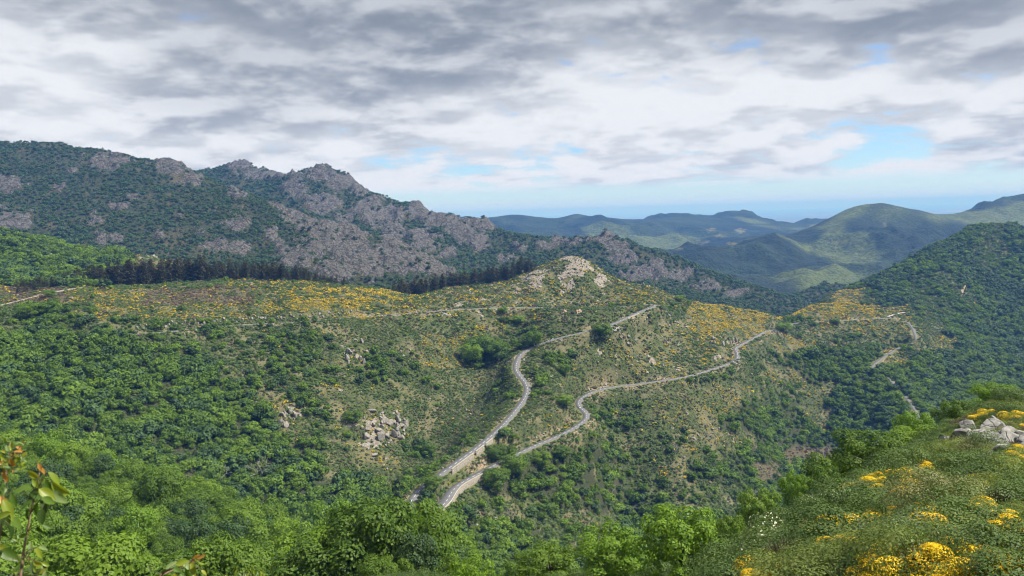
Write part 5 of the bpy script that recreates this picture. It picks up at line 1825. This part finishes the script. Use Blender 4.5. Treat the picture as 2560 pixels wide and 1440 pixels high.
def car(R, k, label, paint, direction=1):
    t, n_ = side(R)
    e = bpy.data.objects.new('car', None)
    COL.objects.link(e)
    th = math.atan2(t[k][1] * direction, t[k][0] * direction)
    c0 = np.array([R[k][0], R[k][1], R[k][2] + 0.03])
    c0[:2] += -n_[k] * 1.45 * direction
    e.location = tuple(c0)
    sl = math.atan2((R[k + 2][2] - R[k - 2][2]) * direction, np.linalg.norm(R[k + 2][:2] - R[k - 2][:2]))
    e.rotation_euler = (0, -sl, th)
    tag(e, label, 'car')

    def hullsec(x, hw, z0, z1):
        m_ = (z0 + z1) / 2
        return (x, [(-hw * .9, z0), (hw * .9, z0), (hw, m_), (hw * .9, z1), (-hw * .9, z1), (-hw, m_)])
    link('body', *loft([hullsec(-2.1, .72, .35, .80), hullsec(-1.95, .84, .28, .92), hullsec(-0.9, .88, .22, .95), hullsec(.7, .88, .22, .94), hullsec(1.6, .84, .24, .80), hullsec(2.1, .68, .34, .64)]), paint, e, True)

    def cabsec(x, hw, z0, z1):
        return (x, [(-hw, z0), (hw, z0), (hw * .80, z1), (-hw * .80, z1)])
    link('windows', *loft([cabsec(-1.95, .78, .9, 1.0), cabsec(-1.45, .80, .9, 1.40), cabsec(.15, .80, .9, 1.42), cabsec(1.0, .78, .9, .96)]), C_GLASS, e)
    link('roof', *loft([(x, [(-w_, z), (w_, z), (w_ * .9, z + .06), (-w_ * .9, z + .06)]) for x, w_, z in ((-1.5, .62, 1.37), (-.6, .66, 1.42), (.12, .62, 1.40))]), paint, e)
    for x in (-1.3, 1.3):
        for s in (-1, 1):
            V, Fc = tube([(x, s * .70, .31), (x, s * .90, .31)], [.31, .31], 14)
            tyre = link('wheel', V, [list(map(int, f_)) for f_ in Fc] + [list(range(14)), list(range(14, 28))], C_TYRE, e)
            V, Fc = tube([(x, s * .88, .31), (x, s * .915, .31)], [.19, .17], 10)
            link('rim', V, [list(map(int, f_)) for f_ in Fc] + [list(range(10)), list(range(10, 20))], C_RIM, tyre)
    for s in (-1, 1):
        for nm, x, z, mt in (('headlight', 2.02, .62, C_LAMP), ('tail_light', -2.06, .78, C_RED)):
            V = [(x + dx_, s * .55 + dy_, z + dz_) for dx_ in (-.05, .06) for dy_ in (-.14, .14) for dz_ in (-.07, .07)]
            link(nm, V, [(0, 1, 3, 2), (4, 6, 7, 5), (0, 4, 5, 1), (2, 3, 7, 6), (0, 2, 6, 4), (1, 5, 7, 3)], mt, e)
    return e


def nearest(R, x, y):
    a_, b_, _ = to_px(R)
    return int(np.argmin((a_ - x) ** 2 + (b_ - y) ** 2))


car(R_up, nearest(R_up, 1382, 850), 'silver-blue car on the upper road near the dark shading tree', C_SILV, -1)
car(R_low, nearest(R_low, 1451, 1020), 'silver-blue car in the sharp bend of the lower road', C_SILV, -1)
car(R_low, nearest(R_low, 1735, 937), 'small dark red car on the lower road under the light rocks', C_DARK, 1)

# ------------------------------------------------------------------ power poles and cables
g = mat('weathered_pole')
n1 = g.noise(posn(g), 3.0, 3)
MAT_POLE = done(g, g.mix(n1, (0.17, 0.155, 0.135), (0.30, 0.28, 0.25)))
POLES = [(1360, 799, 18, 'power pole on the slope under the back leg of the road'), (1264, 806, 24, 'power pole just below the back leg of the road'), (1260, 857, 24, 'power pole right of the big lone tree top'), (1256, 886, 24, 'power pole at the right side of the big lone tree'), (1245, 945, 33, 'upper of two close power poles on the open slope'),
         (1235, 981, 33, 'lower of two close power poles on the open slope'), (1200, 1053, 31, 'power pole beside the dark bushes left of the road'), (1157, 1138, 30, 'power pole at the edge of the straight upper road'), (1099, 1228, 48, 'tall dark power pole between the two roads above the hairpin'), (1081, 1249, 30, 'short pole behind the hairpin tree'),
         (1205, 1167, 20, 'short pole between the roads near the pale wall'), (1525, 757, 18, 'power pole above the back leg of the road near the knoll'), (445, 722, 26, 'pale power pole in front of the pine row')]
tops = []
for x, y, hpx, lb in POLES:
    p = hit(x, y)
    h_ = max(7.0, hpx * p[1] / F)
    e = bpy.data.objects.new('power_pole', None)
    COL.objects.link(e)
    e.location = tuple(p - [0, 0, 0.6])
    tag(e, lb, 'pole', 'power poles')
    link('pole', *tube([(0, 0, 0), (0, 0, h_ / 2), (0, 0, h_ + .6)], [0.17, 0.15, 0.11], 8), MAT_POLE, e)
    V = [(a_, b_, h_ + c) for a_ in (-.8, .8) for b_ in (-.07, .07) for c in (-.12, .06)]
    arm = link('crossarm', V, [(0, 1, 3, 2), (4, 6, 7, 5), (0, 4, 5, 1), (2, 3, 7, 6), (0, 2, 6, 4), (1, 5, 7, 3)], MAT_POLE, e)
    for s in (-.7, .7):
        link('insulator', *tube([(s, 0, h_ + .05), (s, 0, h_ + .28)], [.05, .035], 6), C_LAMP, arm)
    tops.append(p + [0, 0, h_ - .35])
for k_ in range(1, 8):
    for s, wd in ((-.7, 'left'), (.7, 'right')):
        A, B = tops[k_] + [s, 0, .05], tops[k_ + 1] + [s, 0, .05]
        L_ = np.linalg.norm(B - A)
        pts = [A + (B - A) * u - [0, 0, 4 * 0.02 * L_ * u * (1 - u)] for u in np.linspace(0, 1, 9)]
        o = link('power_cable', *tube(pts, [0.035] * 9, 4), MAT_POLE)
        tag(o, '%s cable of span %s down the slope between power poles' % (wd, ['', 'one', 'two', 'three', 'four', 'five', 'six', 'seven'][k_]), 'cable', 'power cables down the slope')

# ------------------------------------------------------------------ leafy twigs close to the camera
def near_leaf_mat(name, col, edge):
    g = mat(name)
    r_ = g.n('ShaderNodeObjectInfo', {}, 5)
    tc = g.n('ShaderNodeTexCoord', {}, 3)
    sp = g.n('ShaderNodeSeparateXYZ', {0: tc})
    sx = g.last
    vein = g.sm(g.m('ABSOLUTE', g.m('SINE', g.m('ADD', g.m('MULTIPLY', sx.outputs[0], 420.0), g.m('MULTIPLY', g.m('ABSOLUTE', sx.outputs[1]), -300.0)))), 0.0, 0.16)
    c = g.mix(g.m('MULTIPLY', r_, 0.7), col, edge)
    c = g.mix(vein, g.mix(0.5, c, (0.30, 0.36, 0.12)), c)
    b_ = g.n('ShaderNodeBsdfPrincipled', {'Base Color': c, 'Roughness': 0.42, 'Specular IOR Level': 0.4})
    t_ = g.n('ShaderNodeBsdfTranslucent', {0: g.mix(1.0, c, (1.5, 1.5, 0.6), 'MULTIPLY')})
    g.n('ShaderNodeOutputMaterial', {0: g.n('ShaderNodeMixShader', {0: 0.42, 1: b_, 2: t_})})
    return g.mat


def leaf_mesh(mt, wid, seed):
    r_ = np.random.RandomState(seed)
    n = 9
    V, Fc = [], []
    for i in range(n):
        u = i / (n - 1)
        hw = wid * (math.sin(math.pi * u ** 0.8) ** 0.85 if 0 < u < 1 else 0.02) * 0.5
        z = -0.18 * u * u + 0.05 * u
        cup = 0.35 * hw
        rip = 0.02 * math.sin(9 * u + seed)
        V += [(u, -hw, z + cup + rip), (u, -hw * .5, z + cup * .3), (u, 0, z), (u, hw * .5, z + cup * .3), (u, hw, z + cup - rip)]
    for i in range(n - 1):
        for j in range(4):
            Fc.append((i * 5 + j, i * 5 + j + 1, (i + 1) * 5 + j + 1, (i + 1) * 5 + j))
    o = link('leaf', V, Fc, mt, smooth=True)
    COL.objects.unlink(o)
    return o


NL = {'g': near_leaf_mat('cherry_leaf_green', (0.050, 0.105, 0.014), (0.11, 0.19, 0.02)), 'y': near_leaf_mat('cherry_leaf_yellow_green', (0.17, 0.24, 0.018), (0.30, 0.30, 0.025)),
      'o': near_leaf_mat('cherry_leaf_bronze', (0.34, 0.15, 0.035), (0.42, 0.24, 0.03)), 'p': near_leaf_mat('cherry_leaf_pale', (0.20, 0.28, 0.10), (0.26, 0.34, 0.14)), 'd': near_leaf_mat('cherry_leaf_dark', (0.022, 0.052, 0.010), (0.045, 0.085, 0.014))}
LM = {k_: [leaf_mesh(v, 0.40 + 0.1 * s, s) for s in range(2)] for k_, v in NL.items()}
g = mat('twig_bark')
n1 = g.noise(posn(g), 40.0, 3)
MAT_TWIG = done(g, g.mix(n1, (0.13, 0.085, 0.05), (0.24, 0.17, 0.11)))


def twig(label, D, stem, leaves, seed, extra=()):
    r_ = np.random.RandomState(seed)
    root = at(*stem[0], D)
    foot = np.array([root[0] - 0.03, root[1] + 0.02, float(hz(root[0], root[1])) - 0.05])
    e = bpy.data.objects.new('leafy_sapling', None)
    COL.objects.link(e)
    e.location = tuple(foot)
    tag(e, label, 'sapling')
    pts = [np.zeros(3), (root - foot) * 0.5 + [0.02, 0.01, 0]] + [at(x, y, D + 0.03 * i) - foot for i, (x, y) in enumerate(stem)]
    n = len(pts)
    link('stem', *tube(pts, [0.0050 - 0.0036 * i / (n - 1) for i in range(n)], 7), MAT_TWIG, e)
    sp = np.array([at(x, y, D + 0.03 * i) - foot for i, (x, y) in enumerate(stem)])
    for x, y, Lpx, ang, kind in leaves:
        Dl = D + 0.10 * r_.normal()
        c0 = at(x, y, Dl) - foot
        L = Lpx * Dl / F
        a_ = math.radians(ang)
        ax = unit(CR * math.cos(a_) + CU * math.sin(a_) + FWD * 0.45 * r_.normal())
        nr = unit(-FWD * (0.55 + 0.3 * r_.rand()) + np.array([0, 0, 0.7]) + r_.normal(size=3) * 0.35)
        ay = unit(np.cross(nr, ax))
        nr = np.cross(ax, ay)
        o = LM[kind][r_.randint(2)].copy()
        o.name = 'leaf'
        COL.objects.link(o)
        o.parent = e
        base = c0 - ax * L * 0.5
        M_ = Matrix(((ax[0] * L, ay[0] * L, nr[0] * L, base[0]), (ax[1] * L, ay[1] * L, nr[1] * L, base[1]), (ax[2] * L, ay[2] * L, nr[2] * L, base[2]), (0, 0, 0, 1)))
        o.matrix_local = M_
        if Lpx > 18:
            q = sp[int(np.argmin(np.linalg.norm(sp - base, axis=1)))]
            st = link('leaf_stalk', *tube([q, (q + base) / 2 + [0, 0, 0.004], base], [0.0014, 0.0011, 0.0008], 4), MAT_TWIG, e)
    return e


LV = [(136, 1196, 46, -52, 'y'), (104, 1176, 34, 96, 'o'), (99, 1165, 22, 110, 'o'), (108, 1197, 30, 84, 'p'), (146, 1243, 62, -18, 'p'), (150, 1222, 60, -32, 'y'), (60, 1222, 44, 190, 'g'), (88, 1208, 34, 130, 'y'), (52, 1234, 36, 200, 'g'), (78, 1246, 40, 240, 'd'),
      (112, 1262, 44, -70, 'd'), (70, 1288, 38, 255, 'd'), (104, 1292, 42, -80, 'd'), (122, 1252, 40, -40, 'g'), (95, 1240, 46, -20, 'g'), (118, 1235, 50, -35, 'y'), (76, 1366, 30, 100, 'p'), (98, 1384, 34, -60, 'y'), (108, 1370, 28, -15, 'p'), (62, 1392, 34, 220, 'd'),
      (118, 1215, 44, -60, 'g'), (82, 1186, 34, 140, 'y'), (84, 1230, 40, 200, 'd'), (92, 1275, 40, -95, 'g'), (66, 1262, 36, 220, 'g'), (100, 1325, 26, -50, 'd'), (118, 1316, 30, -30, 'g'), (58, 1340, 26, 200, 'g'), (45, 1420, 36, 215, 'g'), (80, 1425, 34, -40, 'd'), (95, 1410, 28, -20, 'y')]
twig('leafy cherry sapling tip with bronze top leaf at the left edge', 2.3, [(50, 1450), (58, 1385), (68, 1330), (76, 1285), (84, 1245), (94, 1210), (99, 1182)], LV, 4)
r = np.random.RandomState(44)
LV = [(20, 1275, 62, -58, 'y'), (8, 1255, 40, 120, 'o'), (8, 1222, 46, -60, 'g'), (34, 1252, 40, -70, 'g'), (40, 1308, 46, -55, 'g'), (14, 1300, 50, -70, 'd'), (24, 1388, 56, -30, 'g'), (4, 1372, 40, 150, 'y'), (6, 1290, 46, 200, 'y'), (28, 1330, 40, -80, 'd'), (50, 1155, 34, -50, 'y'), (40, 1140, 32, -20, 'y'), (60, 1145, 30, -40, 'g'), (12, 1192, 30, 110, 'o'), (2, 1330, 44, -60, 'd')]
LV += [(62 * r.rand(), 1100 + 80 * r.rand(), 9 + 14 * r.rand(), 360 * r.rand(), 'yyopg'[r.randint(5)]) for _ in range(60)]
LV += [(30 + 90 * r.rand(), 1408 + 36 * r.rand(), 10 + 18 * r.rand(), 360 * r.rand(), 'gydp'[r.randint(4)]) for _ in range(26)]
LV += [(20 + 45 * r.rand(), 1322 + 38 * r.rand(), 6 + 6 * r.rand(), 360 * r.rand(), 'p') for _ in range(16)]
twig('yellowish leafy sapling cut off by the left edge', 2.6, [(-10, 1460), (-4, 1380), (4, 1300), (10, 1230), (16, 1170), (22, 1125), (26, 1104)], LV, 5)
LV = [(432, 1412, 38, 25, 'p'), (456, 1406, 34, 15, 'y'), (488, 1396, 26, 60, 'o'), (500, 1406, 40, -65, 'y'), (482, 1424, 44, -60, 'y'), (446, 1430, 34, -30, 'g'), (412, 1433, 34, 20, 'g'), (374, 1421, 20, 120, 'p'), (470, 1436, 34, -80, 'g'), (502, 1392, 24, 20, 'o'), (424, 1446, 40, -20, 'g'), (392, 1444, 30, 200, 'g'), (465, 1412, 30, -40, 'p'), (440, 1445, 30, -70, 'y'), (510, 1432, 20, -40, 'y')]
twig('leafy twig with bronze tip at the bottom edge', 2.4, [(372, 1462), (405, 1438), (445, 1420), (478, 1402), (498, 1388)], LV, 6)
LV = [(560 + 95 * r.rand(), 1424 + 24 * r.rand(), 10 + 9 * r.rand(), 30 + 120 * r.rand(), 'yg'[r.randint(2)]) for _ in range(34)]
twig('small yellow-green sprigs at the bottom edge right of the twig', 3.4, [(600, 1470), (604, 1450), (610, 1432)], LV, 7)
